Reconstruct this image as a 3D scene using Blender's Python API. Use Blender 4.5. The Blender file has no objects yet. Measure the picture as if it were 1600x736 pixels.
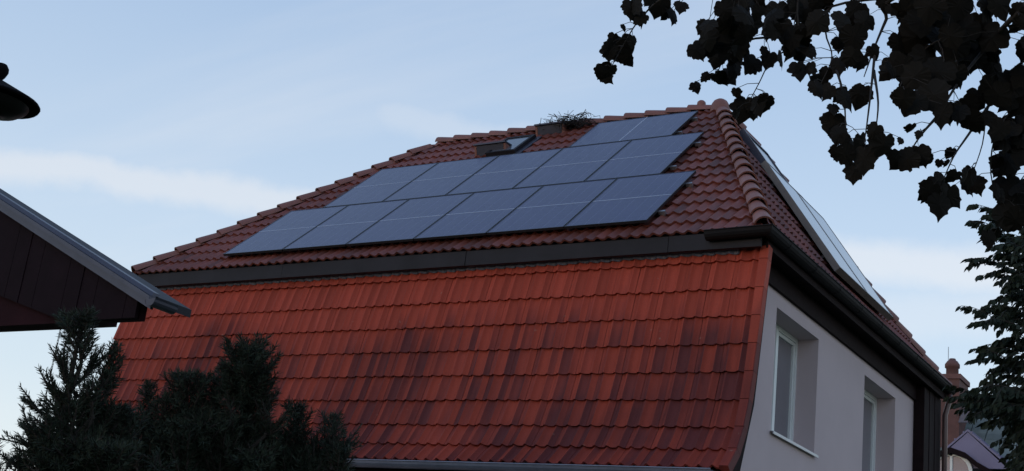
import bpy, math, random
from math import sin, cos, tan, pi, radians, sqrt, atan2, hypot
from mathutils import Vector, Matrix, noise
random.seed(7)
S = bpy.context.scene
col = S.collection

# ------------------------------------------------------------------ camera
CAM = Vector((6.8306, -13.3859, 1.65))
F_PX, YAW, PITCH, ROLL = 2056.8, radians(33.1407), radians(17.6039), radians(6.683)
FW = Vector((-sin(YAW) * cos(PITCH), cos(YAW) * cos(PITCH), sin(PITCH)))
RI0 = Vector((cos(YAW), sin(YAW), 0)); UP0 = RI0.cross(FW)
RI = RI0 * cos(ROLL) + UP0 * sin(ROLL); UP = -RI0 * sin(ROLL) + UP0 * cos(ROLL)
cd = bpy.data.cameras.new('camera'); cam = bpy.data.objects.new('camera', cd); col.objects.link(cam)
cd.sensor_width = 36; cd.lens = 36 * F_PX / 1600; cd.clip_start = .05; cd.clip_end = 3000
m = Matrix((RI, UP, -FW)).transposed().to_4x4(); m.translation = CAM; cam.matrix_world = m
S.camera = cam

# ------------------------------------------------------------------ sky and sun
SUN_AZ = Vector((-.25, -.97, 0)).normalized(); SUN_EL = radians(4)
w = bpy.data.worlds.new('World'); S.world = w; w.use_nodes = True
nt = w.node_tree; N = nt.nodes; L = nt.links
for n in list(N): N.remove(n)
def nd(t, **k):
    n = N.new(t)
    for a, b in k.items(): setattr(n, a, b)
    return n
def wmath(op, a, b=None, c=None, clamp=False):
    n = nd('ShaderNodeMath', operation=op, use_clamp=clamp)
    for i, v in enumerate((a, b, c)):
        if v is None: continue
        if isinstance(v, (int, float)): n.inputs[i].default_value = v
        else: L.new(v, n.inputs[i])
    return n.outputs[0]
out = nd('ShaderNodeOutputWorld'); bg = nd('ShaderNodeBackground'); L.new(bg.outputs[0], out.inputs[0])
sky = nd('ShaderNodeTexSky'); sky.sky_type = 'NISHITA'; sky.sun_disc = False
sky.sun_elevation = SUN_EL; sky.sun_rotation = atan2(SUN_AZ.x, SUN_AZ.y); sky.altitude = 200
sky.air_density = 1.0; sky.dust_density = 1.0; sky.ozone_density = 2.0
tc = nd('ShaderNodeTexCoord')
sep = nd('ShaderNodeSeparateXYZ'); L.new(tc.outputs['Generated'], sep.inputs[0])
zc = wmath('MAXIMUM', sep.outputs[2], 0.0)
# planar coordinates of a high thin cloud layer
den = wmath('ADD', zc, .12)
cx = wmath('DIVIDE', sep.outputs[0], den); cy = wmath('DIVIDE', sep.outputs[1], den)
cmb = nd('ShaderNodeCombineXYZ'); L.new(cx, cmb.inputs[0]); L.new(cy, cmb.inputs[1])
mp = nd('ShaderNodeMapping'); L.new(cmb.outputs[0], mp.inputs[0])
mp.inputs['Rotation'].default_value = (0, 0, radians(-38)); mp.inputs['Scale'].default_value = (.55, 2.1, 1); mp.inputs['Location'].default_value = (.3, .95, 0)
nz = nd('ShaderNodeTexNoise'); nz.inputs['Scale'].default_value = .9; nz.inputs['Detail'].default_value = 8; nz.inputs['Roughness'].default_value = .55; nz.inputs['Distortion'].default_value = .4
L.new(mp.outputs[0], nz.inputs[0])
mr = nd('ShaderNodeMapRange'); mr.interpolation_type = 'SMOOTHSTEP'
mr.inputs[1].default_value = .50; mr.inputs[2].default_value = .80; mr.inputs[4].default_value = .5
L.new(nz.outputs[0], mr.inputs[0])
# twilight veil: pale at the horizon, bluer overhead, with thin cirrus in it
rp = nd('ShaderNodeValToRGB'); L.new(zc, rp.inputs[0]); e = rp.color_ramp.elements
e[0].position = 0.0; e[0].color = (.80, .83, .84, 1); e[1].position = 1.0; e[1].color = (.13, .23, .44, 1)
for ps, c in ((.09, (.735, .79, .83)), (.16, (.63, .725, .81)), (.28, (.53, .645, .79)), (.45, (.38, .51, .71))):
    q = rp.color_ramp.elements.new(ps); q.color = (*c, 1)
def wdot(v):
    n = nd('ShaderNodeVectorMath', operation='DOT_PRODUCT'); L.new(tc.outputs['Generated'], n.inputs[0]); n.inputs[1].default_value = v; return n.outputs['Value']
def smooth(src, a, b, lo=0., hi=1.):
    n = nd('ShaderNodeMapRange'); n.interpolation_type = 'SMOOTHSTEP'; n.inputs[1].default_value = a; n.inputs[2].default_value = b; n.inputs[3].default_value = lo; n.inputs[4].default_value = hi; L.new(src, n.inputs[0]); return n.outputs[0]
nz2 = nd('ShaderNodeTexNoise'); nz2.inputs['Scale'].default_value = 9; nz2.inputs['Detail'].default_value = 7; nz2.inputs['Roughness'].default_value = .6; L.new(tc.outputs['Generated'], nz2.inputs[0])
wob = wmath('MULTIPLY_ADD', nz2.outputs[0], .05, -.025)
def dirpx(px, py): return (FW * F_PX + RI * (px - 800) + UP * (368 - py)).normalized()
cl = wmath('MULTIPLY', mr.outputs[0], .7)
# long thin cirrus streaks: two known points of each, half width, reach along the streak
for (A, B, hw, reach, k) in (((0, 262), (480, 318), .015, .30, .62), ((1340, 405), (1560, 425), .019, .16, .7), ((640, 190), (780, 200), .012, .07, .3), ((1200, 500), (1560, 480), .02, .25, .35)):
    a_, b_ = dirpx(*A), dirpx(*B); n_ = a_.cross(b_).normalized(); c_ = (a_+b_).normalized(); t_ = n_.cross(c_)
    across = wmath('ABSOLUTE', wmath('ADD', wdot(n_), wmath('MULTIPLY', wob, .9)))
    along = wmath('ABSOLUTE', wmath('ADD', wdot(t_), wmath('MULTIPLY', wob, 3)))
    front = smooth(wdot(c_), .0, .3)
    m_ = wmath('MULTIPLY', smooth(across, hw*.25, hw*1.25, 1, 0), smooth(along, reach*.45, reach, 1, 0))
    cl = wmath('MAXIMUM', cl, wmath('MULTIPLY', wmath('MULTIPLY', m_, front), k))
mx2 = nd('ShaderNodeMix', data_type='RGBA'); L.new(rp.outputs[0], mx2.inputs[6]); mx2.inputs[7].default_value = (.76, .77, .80, 1)
L.new(cl, mx2.inputs[0])
bg2 = nd('ShaderNodeBackground'); L.new(mx2.outputs[2], bg2.inputs[0]); bg2.inputs[1].default_value = 1.0
L.new(sky.outputs[0], bg.inputs[0]); bg.inputs[1].default_value = .05
asd = nd('ShaderNodeAddShader'); L.new(bg.outputs[0], asd.inputs[0]); L.new(bg2.outputs[0], asd.inputs[1]); L.new(asd.outputs[0], out.inputs[0])

sd = bpy.data.lights.new('sun', 'SUN'); sd.energy = .22; sd.angle = radians(25); sd.color = (1, .74, .58)
so = bpy.data.objects.new('sun', sd); col.objects.link(so)
sv = Vector((SUN_AZ.x * cos(radians(6)), SUN_AZ.y * cos(radians(6)), sin(radians(6))))
so.rotation_euler = sv.to_track_quat('Z', 'Y').to_euler(); so.location = (0, -20, 20)

S.render.engine = 'CYCLES'; S.cycles.max_bounces = 6
S.view_settings.view_transform = 'Standard'; S.view_settings.look = 'None'; S.view_settings.exposure = 0; S.view_settings.gamma = 1
S.render.film_transparent = False

# ------------------------------------------------------------------ helpers
def ray(px, py): return (FW * F_PX + RI * (px - 800) + UP * (368 - py)).normalized()
def on_plane(px, py, P, n):
    d = ray(px, py); P = Vector(P); n = Vector(n); return CAM + d * ((P - CAM).dot(n) / d.dot(n))
def at(px, py, dist): return CAM + ray(px, py) * dist
def proj(X):
    d = Vector(X) - CAM; z = d.dot(FW)
    return (800 + F_PX * d.dot(RI) / z, 368 - F_PX * d.dot(UP) / z)

MATS = {}
def mat(name, base, rough=.6, var=.25, scale=6., base2=None, bump=0., bscale=60., spec=.5, metal=0., perpiece=0., coat=0.):
    if name in MATS: return MATS[name]
    mt = bpy.data.materials.new(name); mt.use_nodes = True; t = mt.node_tree; b = t.nodes['Principled BSDF']
    tcn = t.nodes.new('ShaderNodeNewGeometry')
    n1 = t.nodes.new('ShaderNodeTexNoise'); n1.inputs['Scale'].default_value = scale; n1.inputs['Detail'].default_value = 6; n1.inputs['Roughness'].default_value = .6
    t.links.new(tcn.outputs['Position'], n1.inputs['Vector'])
    r = t.nodes.new('ShaderNodeMapRange'); r.inputs[1].default_value = .3; r.inputs[2].default_value = .7
    t.links.new(n1.outputs[0], r.inputs[0])
    c = t.nodes.new('ShaderNodeMix'); c.data_type = 'RGBA'
    b2 = base2 or tuple(x * (1 - var) for x in base)
    c.inputs[6].default_value = (*b2, 1); c.inputs[7].default_value = (*base, 1)
    t.links.new(r.outputs[0], c.inputs[0]); o = c.outputs[2]
    if perpiece:
        oi = t.nodes.new('ShaderNodeObjectInfo'); ad = t.nodes.new('ShaderNodeMath'); ad.operation = 'ADD'
        t.links.new(oi.outputs['Random'], ad.inputs[0]); t.links.new(tcn.outputs['Random Per Island'], ad.inputs[1])
        fr = t.nodes.new('ShaderNodeMath'); fr.operation = 'FRACT'; t.links.new(ad.outputs[0], fr.inputs[0])
        mm = t.nodes.new('ShaderNodeMapRange'); mm.inputs[3].default_value = 1 - perpiece; mm.inputs[4].default_value = 1 + perpiece
        t.links.new(fr.outputs[0], mm.inputs[0])
        v = t.nodes.new('ShaderNodeHueSaturation'); t.links.new(mm.outputs[0], v.inputs['Value']); t.links.new(o, v.inputs['Color']); o = v.outputs[0]
    t.links.new(o, b.inputs['Base Color'])
    b.inputs['Roughness'].default_value = rough; b.inputs['Metallic'].default_value = metal
    b.inputs['Specular IOR Level'].default_value = spec
    if coat: b.inputs['Coat Weight'].default_value = coat
    if bump:
        n2 = t.nodes.new('ShaderNodeTexNoise'); n2.inputs['Scale'].default_value = bscale; n2.inputs['Detail'].default_value = 4
        t.links.new(tcn.outputs['Position'], n2.inputs['Vector'])
        bp = t.nodes.new('ShaderNodeBump'); bp.inputs['Strength'].default_value = bump; bp.inputs['Distance'].default_value = .01
        t.links.new(n2.outputs[0], bp.inputs['Height']); t.links.new(bp.outputs[0], b.inputs['Normal'])
    MATS[name] = mt
    return mt

def tile_mat(name, fresh, dirty, rough, streak_dir, amount, spec=.5, sheltered=None):
    """fired clay / concrete tile: per-tile tone, soot and lichen with their own shapes, run-off streaks"""
    mt = bpy.data.materials.new(name); mt.use_nodes = True; t = mt.node_tree; b = t.nodes['Principled BSDF']
    def new(k, **kw):
        n = t.nodes.new(k)
        for a, v in kw.items(): setattr(n, a, v)
        return n
    lk = t.links.new
    g = new('ShaderNodeNewGeometry'); oi = new('ShaderNodeObjectInfo')
    ad = new('ShaderNodeMath', operation='ADD'); lk(oi.outputs['Random'], ad.inputs[0]); lk(g.outputs['Random Per Island'], ad.inputs[1])
    fr = new('ShaderNodeMath', operation='FRACT'); lk(ad.outputs[0], fr.inputs[0])
    # large soot patches
    n1 = new('ShaderNodeTexNoise'); n1.inputs['Scale'].default_value = .55; n1.inputs['Detail'].default_value = 5
    lk(g.outputs['Position'], n1.inputs['Vector'])
    # streaks along the slope
    mp = new('ShaderNodeMapping'); mp.inputs['Scale'].default_value = streak_dir; lk(g.outputs['Position'], mp.inputs[0])
    n2 = new('ShaderNodeTexNoise'); n2.inputs['Scale'].default_value = 1; n2.inputs['Detail'].default_value = 5
    sh = new('ShaderNodeMath', operation='MULTIPLY'); lk(fr.outputs[0], sh.inputs[0]); sh.inputs[1].default_value = 37.
    va = new('ShaderNodeVectorMath', operation='ADD'); lk(mp.outputs[0], va.inputs[0]); lk(sh.outputs[0], va.inputs[1]); lk(va.outputs[0], n2.inputs['Vector'])
    s = new('ShaderNodeMath', operation='ADD'); lk(n1.outputs[0], s.inputs[0])
    k = new('ShaderNodeMath', operation='MULTIPLY'); lk(n2.outputs[0], k.inputs[0]); k.inputs[1].default_value = .6; lk(k.outputs[0], s.inputs[1])
    k2 = new('ShaderNodeMath', operation='MULTIPLY_ADD'); lk(fr.outputs[0], k2.inputs[0]); k2.inputs[1].default_value = .42; lk(s.outputs[0], k2.inputs[2])
    r = new('ShaderNodeMapRange'); r.inputs[1].default_value = 1.05 - amount; r.inputs[2].default_value = 1.45 - amount; lk(k2.outputs[0], r.inputs[0])
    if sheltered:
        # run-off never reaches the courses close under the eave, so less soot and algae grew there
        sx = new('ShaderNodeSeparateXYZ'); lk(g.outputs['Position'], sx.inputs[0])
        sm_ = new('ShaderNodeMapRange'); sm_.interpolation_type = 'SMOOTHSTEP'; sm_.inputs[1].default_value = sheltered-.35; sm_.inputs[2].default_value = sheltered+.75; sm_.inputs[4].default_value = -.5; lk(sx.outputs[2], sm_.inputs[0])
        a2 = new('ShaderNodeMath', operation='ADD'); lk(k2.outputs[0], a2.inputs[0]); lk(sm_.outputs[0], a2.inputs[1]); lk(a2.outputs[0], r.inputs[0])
    c = new('ShaderNodeMix', data_type='RGBA'); c.inputs[6].default_value = (*fresh, 1); c.inputs[7].default_value = (*dirty, 1); lk(r.outputs[0], c.inputs[0])
    vv = new('ShaderNodeMapRange'); vv.inputs[3].default_value = .8; vv.inputs[4].default_value = 1.18; lk(fr.outputs[0], vv.inputs[0])
    hs = new('ShaderNodeHueSaturation'); lk(vv.outputs[0], hs.inputs['Value']); lk(c.outputs[2], hs.inputs['Color'])
    # pale lichen specks
    n3 = new('ShaderNodeTexNoise'); n3.inputs['Scale'].default_value = 9; n3.inputs['Detail'].default_value = 3; lk(g.outputs['Position'], n3.inputs['Vector'])
    r3 = new('ShaderNodeMapRange'); r3.inputs[1].default_value = .73; r3.inputs[2].default_value = .80; r3.inputs[4].default_value = .55; lk(n3.outputs[0], r3.inputs[0])
    c3 = new('ShaderNodeMix', data_type='RGBA'); lk(hs.outputs[0], c3.inputs[6]); c3.inputs[7].default_value = (.30, .24, .19, 1); lk(r3.outputs[0], c3.inputs[0])
    # fine grain
    n4 = new('ShaderNodeTexNoise'); n4.inputs['Scale'].default_value = 70; n4.inputs['Detail'].default_value = 3; lk(g.outputs['Position'], n4.inputs['Vector'])
    r4 = new('ShaderNodeMapRange'); r4.inputs[3].default_value = .8; r4.inputs[4].default_value = 1.2; lk(n4.outputs[0], r4.inputs[0])
    h2 = new('ShaderNodeHueSaturation'); lk(c3.outputs[2], h2.inputs['Color']); lk(r4.outputs[0], h2.inputs['Value'])
    lk(h2.outputs[0], b.inputs['Base Color'])
    rr = new('ShaderNodeMapRange'); rr.inputs[3].default_value = rough - .1; rr.inputs[4].default_value = rough + .2; lk(n1.outputs[0], rr.inputs[0]); lk(rr.outputs[0], b.inputs['Roughness'])
    b.inputs['Specular IOR Level'].default_value = spec
    bp = new('ShaderNodeBump'); bp.inputs['Strength'].default_value = .25; bp.inputs['Distance'].default_value = .006
    lk(n4.outputs[0], bp.inputs['Height']); lk(bp.outputs[0], b.inputs['Normal'])
    MATS[name] = mt; return mt

class MB:
    """collects faces, links them as one mesh object"""
    def __init__(s): s.v = []; s.f = []
    def poly(s, pts):
        i = len(s.v); s.v += [tuple(p) for p in pts]; s.f.append(tuple(range(i, i + len(pts))))
    def quad(s, a, b, c, d): s.poly((a, b, c, d))
    def mesh(s, v, f):
        i = len(s.v); s.v += [tuple(p) for p in v]; s.f += [tuple(j + i for j in q) for q in f]
    def box(s, lo, hi, M=None):
        (x0, y0, z0), (x1, y1, z1) = lo, hi
        v = [Vector(p) for p in ((x0,y0,z0),(x1,y0,z0),(x1,y1,z0),(x0,y1,z0),(x0,y0,z1),(x1,y0,z1),(x1,y1,z1),(x0,y1,z1))]
        if M: v = [M @ p for p in v]
        s.mesh(v, ((3,2,1,0),(4,5,6,7),(0,1,5,4),(1,2,6,5),(2,3,7,6),(3,0,4,7)))
    def tube(s, pts, rad, n=6, cap=True):
        pts = [Vector(p) for p in pts]
        if not isinstance(rad, (list, tuple)): rad = [rad] * len(pts)
        base = len(s.v); up = None
        for i, p in enumerate(pts):
            d = (pts[min(i+1, len(pts)-1)] - pts[max(i-1, 0)]).normalized()
            if up is None: up = d.orthogonal().normalized()
            up = (up - d * up.dot(d)).normalized(); q = d.cross(up)
            for k in range(n):
                a = 2 * pi * k / n; s.v.append(tuple(p + (up * cos(a) + q * sin(a)) * rad[i]))
        for i in range(len(pts) - 1):
            for k in range(n):
                a = base + i * n + k; b2 = base + i * n + (k + 1) % n
                s.f.append((a, b2, b2 + n, a + n))
        if cap:
            s.f.append(tuple(base + k for k in reversed(range(n)))); s.f.append(tuple(base + (len(pts)-1)*n + k for k in range(n)))
    def prism(s, poly, d):
        """closed polygon (3D points) extruded by vector d"""
        poly = [Vector(p) for p in poly]; n = len(poly); d = Vector(d)
        s.mesh(poly + [p + d for p in poly], [tuple(reversed(range(n))), tuple(range(n, 2*n))] + [(i, (i+1) % n, n+(i+1) % n, n+i) for i in range(n)])
    def lathe(s, prof, M, n=24):
        base = len(s.v)
        for (r, z) in prof:
            for k in range(n):
                a = 2*pi*k/n; s.v.append(tuple(M @ Vector((r*cos(a), r*sin(a), z))))
        for i in range(len(prof)-1):
            for k in range(n):
                a = base+i*n+k; b2 = base+i*n+(k+1) % n; s.f.append((a, b2, b2+n, a+n))
    def data(s, name, m, smooth=False):
        me = bpy.data.meshes.new(name); me.from_pydata(s.v, [], s.f); me.materials.append(m); me.update()
        if smooth: me.polygons.foreach_set('use_smooth', [True] * len(me.polygons))
        return me
    def build(s, name, m, parent=None, smooth=False): return link(name, s.data(name, m, smooth), parent)

def link(name, me, parent=None, M=None):
    o = bpy.data.objects.new(name, me); col.objects.link(o)
    if parent: o.parent = parent
    if M is not None:
        if parent: o.matrix_parent_inverse = parent.matrix_world.inverted()
        o.matrix_basis = M
    return o
def empty(name, label, cat, loc=(0, 0, 0), group=None):
    o = bpy.data.objects.new(name, None); col.objects.link(o); o.location = loc; o.empty_display_size = .2
    o.matrix_world = Matrix.Translation(loc)
    o['label'] = label; o['category'] = cat
    if group: o['group'] = group
    return o
def rel(o, parent):
    """parent keeping world coordinates of the mesh"""
    o.parent = parent; o.matrix_parent_inverse = parent.matrix_world.inverted(); return o
def frame_M(O, X, Y, Z): 
    m = Matrix((X, Y, Z)).transposed().to_4x4(); m.translation = O; return m

# ------------------------------------------------------------------ materials
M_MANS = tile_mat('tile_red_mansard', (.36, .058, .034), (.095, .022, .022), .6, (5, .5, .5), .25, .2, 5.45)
M_UPPER = tile_mat('tile_weathered_upper', (.23, .066, .048), (.095, .036, .030), .42, (4, .7, .7), .22, .3)
M_RIDGE = tile_mat('tile_ridge', (.22, .085, .065), (.11, .05, .042), .5, (2, 2, 2), .05)
M_PLASTER = mat('lavender_grey_plaster', (.54, .44, .45), .9, .08, 1.3, bump=.25, bscale=120)
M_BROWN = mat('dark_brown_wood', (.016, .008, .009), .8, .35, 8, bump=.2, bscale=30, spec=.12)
M_GUTTER = mat('brown_black_gutter', (.016, .014, .016), .7, .3, 3, spec=.15)
M_FASCIA = mat('dark_sheet_metal', (.026, .024, .031), .6, .45, 2.2, spec=.2)
M_LEAD = mat('lead_flashing', (.10, .105, .15), .5, .35, 10, metal=.3)
M_ZINC = mat('zinc_flashing', (.065, .066, .095), .42, .3, 4, metal=.4)
M_WHITE = mat('white_window_frame', (.74, .76, .75), .35, .05, 5)
M_PANE = mat('window_pane', (.21, .195, .215), .12, .2, 1.1, spec=.5)
M_SILL = mat('grey_sill', (.55, .55, .57), .4, .15, 9, metal=.2)
M_UNDER = mat('underlay', (.05, .03, .028), .9)
M_PFRAME = mat('panel_black_frame', (.018, .018, .022), .35, .2, 5)
M_ALU = mat('bare_aluminium', (.42, .42, .44), .35, .2, 8, metal=.8)
M_COLL = mat('collector_glass', (.10, .12, .15), .12, .15, .7, spec=.8)
M_TWIG = mat('dark_twigs', (.025, .022, .022), .9, .4, 40)
M_BARK = mat('bark', (.030, .023, .020), .9, .5, 14, bump=.6, bscale=40)
M_NEEDLE = mat('conifer_needles', (.036, .050, .035), .7, .55, 3.2, perpiece=.3, spec=.2)
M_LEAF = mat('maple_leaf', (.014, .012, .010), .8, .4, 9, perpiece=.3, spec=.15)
M_SLEAF = mat('small_leaf', (.026, .038, .024), .7, .5, 4, perpiece=.35, spec=.2)
M_CANOPY = mat('stained_brown_boards', (.014, .006, .010), .8, .35, 5, bump=.2, bscale=25, spec=.1)
M_CANRED = mat('red_brown_boards', (.026, .006, .010), .8, .35, 5, spec=.1)
M_BLACK = mat('lamp_black_metal', (.006, .005, .006), .8, .2, 5, spec=.05)
M_GLASSY = mat('lamp_bowl', (.010, .009, .010), .4, .2, 5, spec=.2)
M_GRASS = mat('lawn', (.05, .085, .03), .9, .5, 1.5, base2=(.035, .05, .02), bump=.7, bscale=35)
M_FARWALL = mat('far_plaster', (.30, .26, .32), .9, .15, .6)
M_FARTILE = mat('far_slate', (.15, .18, .17), .6, .4, 2.2, perpiece=.25)
M_FARZINC = mat('far_zinc', (.20, .18, .30), .5, .25, .7)
M_BRICK = mat('far_brick', (.16, .075, .065), .85, .3, 3, perpiece=.2)

def pv_mat():
    mt = bpy.data.materials.new('solar_cells'); mt.use_nodes = True; t = mt.node_tree; b = t.nodes['Principled BSDF']
    lk = t.links.new
    tcn = t.nodes.new('ShaderNodeTexCoord'); sp = t.nodes.new('ShaderNodeSeparateXYZ'); lk(tcn.outputs['Object'], sp.inputs[0])
    def line(src, period, off, wdt):
        a = t.nodes.new('ShaderNodeMath'); a.operation = 'MULTIPLY_ADD'; lk(src, a.inputs[0]); a.inputs[1].default_value = 1 / period; a.inputs[2].default_value = off
        f = t.nodes.new('ShaderNodeMath'); f.operation = 'FRACT'; lk(a.outputs[0], f.inputs[0])
        d = t.nodes.new('ShaderNodeMath'); d.operation = 'LESS_THAN'; lk(f.outputs[0], d.inputs[0]); d.inputs[1].default_value = wdt / period
        return d.outputs[0]
    lx = line(sp.outputs[0], .182, .5, .004); ly = line(sp.outputs[1], .0917, .02, .0025); lb = line(sp.outputs[0], .0182, .2, .0012)
    mxx = t.nodes.new('ShaderNodeMath'); mxx.operation = 'MAXIMUM'; lk(lx, mxx.inputs[0]); 
    hf = t.nodes.new('ShaderNodeMath'); hf.operation = 'MULTIPLY'; lk(ly, hf.inputs[0]); hf.inputs[1].default_value = .35; lk(hf.outputs[0], mxx.inputs[1])
    hb = t.nodes.new('ShaderNodeMath'); hb.operation = 'MULTIPLY_ADD'; lk(lb, hb.inputs[0]); hb.inputs[1].default_value = .0; lk(mxx.outputs[0], hb.inputs[2])
    hb.use_clamp = True
    c = t.nodes.new('ShaderNodeMix'); c.data_type = 'RGBA'; lk(hb.outputs[0], c.inputs[0])
    n = t.nodes.new('ShaderNodeTexNoise'); n.inputs['Scale'].default_value = 1.6; lk(tcn.outputs['Object'], n.inputs['Vector'])
    c0 = t.nodes.new('ShaderNodeMix'); c0.data_type = 'RGBA'; lk(n.outputs[0], c0.inputs[0]); c0.inputs[6].default_value = (.022, .021, .075, 1); c0.inputs[7].default_value = (.032, .030, .105, 1)
    lk(c0.outputs[2], c.inputs[6]); c.inputs[7].default_value = (.12, .14, .24, 1)
    lk(c.outputs[2], b.inputs['Base Color'])
    # a film of dust breaks the mirror
    n2 = t.nodes.new('ShaderNodeTexNoise'); n2.inputs['Scale'].default_value = 7; n2.inputs['Detail'].default_value = 6; lk(tcn.outputs['Object'], n2.inputs['Vector'])
    r = t.nodes.new('ShaderNodeMapRange'); r.inputs[3].default_value = .16; r.inputs[4].default_value = .30; lk(n2.outputs[0], r.inputs[0]); lk(r.outputs[0], b.inputs['Roughness'])
    b.inputs['Specular IOR Level'].default_value = .5
    return mt
M_PV = pv_mat()
M_PVLINE = mat('panel_mid_gap', (.34, .39, .50), .4, .1, 5)

# ------------------------------------------------------------------ ground
g = MB(); g.quad((-900, -900, 0), (900, -900, 0), (900, 900, 0), (-900, 900, 0))
go = g.build('ground', M_GRASS); go['kind'] = 'structure'
pth = MB(); pth.box((-9.8, -1.6, .0), (2.6, -.35, .06)); pth.box((1.36, -.35, .0), (2.6, 9.0, .06))
po = pth.build('path', mat('path_concrete', (.22, .21, .20), .9, .25, 2, bump=.3)); po['kind'] = 'structure'

# ------------------------------------------------------------------ the house
PP = radians(41.3698); TE = .2494; OFF = .14; Z0 = 6.7879
EY = -TE*cos(PP) + OFF*sin(PP); EZ = Z0 - TE*sin(PP) - OFF*cos(PP)       # front eave line
XR, XL = 1.51, -8.61                                                      # eaves right and left
RUN, HGT = 3.8733, 3.8733*tan(PP)
RXR, RXL = XR - RUN*.6053, XL + RUN*.6592                                 # ridge ends
RY, RZ = EY + RUN, EZ + HGT
BY = 8.02                                                                 # back eave
WX, WXL = 1.30, -8.48                                                     # outer faces of the end walls
house = empty('house', 'red tiled mansard house with lavender grey side wall, carrying the solar panels', 'house', (-3.5, 4, 0))

# --- tile geometry
def roll_h(u, e=1.5, h=.034): return h * (.5 + .5*cos(2*pi*(u-.075)/.15))**e
def tile_polys(wd=.295, ln=.42, thick=.027, lift=.047, seg=12, e=1.5, h=.034):
    us = [wd*i/seg for i in range(seg+1)]
    A = [Vector((u, 0, roll_h(u, e, h)+lift)) for u in us]; B = [Vector((u, ln, roll_h(u, e, h)+.008)) for u in us]; Cc = [Vector((u, .004, roll_h(u, e, h)+lift-thick)) for u in us]
    P = [(A[i], A[i+1], B[i+1], B[i]) for i in range(seg)] + [(Cc[i], Cc[i+1], A[i+1], A[i]) for i in range(seg)]
    P += [(Cc[0], A[0], B[0]), (A[-1], Cc[-1], B[-1])]
    return P
def polys_mesh(P, name, m, smooth=True):
    vd = {}; vs = []; fs = []
    for p in P:
        f = []
        for q in p:
            k = (round(q.x, 5), round(q.y, 5), round(q.z, 5))
            if k not in vd: vd[k] = len(vs); vs.append(k)
            f.append(vd[k])
        fs.append(tuple(f))
    me = bpy.data.meshes.new(name); me.from_pydata(vs, [], fs); me.materials.append(m)
    if smooth:
        me.polygons.foreach_set('use_smooth', [True]*len(me.polygons))
        try: me.set_sharp_from_angle(angle=radians(40))
        except Exception: pass
    me.update(); return me
TP = tile_polys(); TPM = tile_polys(seg=18, e=3.2, h=.036)
def clip(poly, P, n):
    o = []; k = len(poly)
    for i in range(k):
        a, b = poly[i], poly[(i+1) % k]; da, db = (a-P).dot(n), (b-P).dot(n)
        if da >= 0: o.append(a)
        if (da >= 0) != (db >= 0): o.append(a + (b-a)*(da/(da-db)))
    return o
cands = []          # (area, matrix, mesh key, parent key)
rest = MB(); rest_mat = []   # polygons of the tiles that stay joined
def add_rest(P, mi):
    for p in P:
        rest.poly(p); rest_mat.append(mi)
def tile_area(M):
    c = M @ Vector((.15, .17, .04)); n = (M.to_3x3() @ Vector((0, 0, 1))).normalized(); d = CAM - c
    px = proj(c)
    if d.dot(n) < 0 or not (-20 < px[0] < 1620 and -10 < px[1] < 745): return 0, px
    return d.normalized().dot(n) / d.length_squared, px
def jit(): return random.uniform(-1, 1)

# --- mansard
KY = [.02, -.052, -.107, -.156, -.212, -.29, -.395, -.545, -.76]
KZ = [6.19, 5.834, 5.499, 5.170, 4.84, 4.512, 4.188, 3.918, 3.690]
MXR, MXL = 1.555, -8.74
prof = [(.075, 6.50)] + list(zip(KY, KZ))
mans = MB()
for (a, b) in zip(prof[:-1], prof[1:]):
    n = Vector((0, -(a[1]-b[1]), (a[0]-b[0]))).normalized() * -.005 
    mans.quad((MXL+.03, b[0]+.03, b[1]), (MXR-.03, b[0]+.03, b[1]), (MXR-.03, a[0]+.03, a[1]), (MXL+.03, a[0]+.03, a[1]))
mansard = rel(mans.build('mansard_roof', M_UNDER), house)
NCOL = 34; VERGE = .10; TW = (MXR - VERGE - MXL) / NCOL
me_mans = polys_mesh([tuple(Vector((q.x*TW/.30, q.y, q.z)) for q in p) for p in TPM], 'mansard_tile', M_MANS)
for j in range(9):
    lo = Vector((0, *prof[j+1])); hi = Vector((0, *prof[j])); es = (hi-lo).normalized(); n = Vector((1, 0, 0)).cross(es)
    for i in range(NCOL):
        O = Vector((MXL + i*TW, lo.y, lo.z)) - n*.012 + n*.003*jit() + es*.004*jit()
        M = frame_M(O, Vector((1, 0, 0)), es, n) @ Matrix.Rotation(.004*jit(), 4, 'Z')
        if j == 0: M = M @ Matrix.Diagonal((1, .66, 1, 1))
        a, px = tile_area(M)
        if px[0] < 232 and px[1] < 505: a *= .2
        cands.append((a, M, 'm'))
# verge pieces with a turned-down flange, mitred from course to course
vpf = [(prof[1][0]+.03, 6.36)] + prof[1:]
vn = []
for k in range(len(vpf)):
    A, B = vpf[max(k-1, 0)], vpf[min(k+1, len(vpf)-1)]; t_ = Vector((0, A[0]-B[0], A[1]-B[1])).normalized(); vn.append(Vector((1, 0, 0)).cross(t_))
for k in range(len(vpf)-1):
    hi, lo = Vector((0, *vpf[k])), Vector((0, *vpf[k+1])); vb = MB(); gap = (hi-lo).normalized()*.002
    def vp(P, n, x, h): return Vector((x, P.y, P.z)) + n*h
    h0, h1 = .056, .062
    ring = lambda P, n, h: [vp(P, n, MXR-VERGE-.004, .0), vp(P, n, MXR-VERGE-.004, h), vp(P, n, MXR-.008, h), vp(P, n, MXR, h-.008), vp(P, n, MXR, -.055), vp(P, n, MXR-.016, -.055)]
    A, B = ring(hi-gap, vn[k], h0), ring(lo+gap, vn[k+1], h1)
    for i in range(6): vb.quad(A[i], B[i], B[(i+1) % 6], A[(i+1) % 6])
    vb.poly(A); vb.poly(list(reversed(B)))
    rel(vb.build('verge_tile', M_MANS), mansard)

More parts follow.
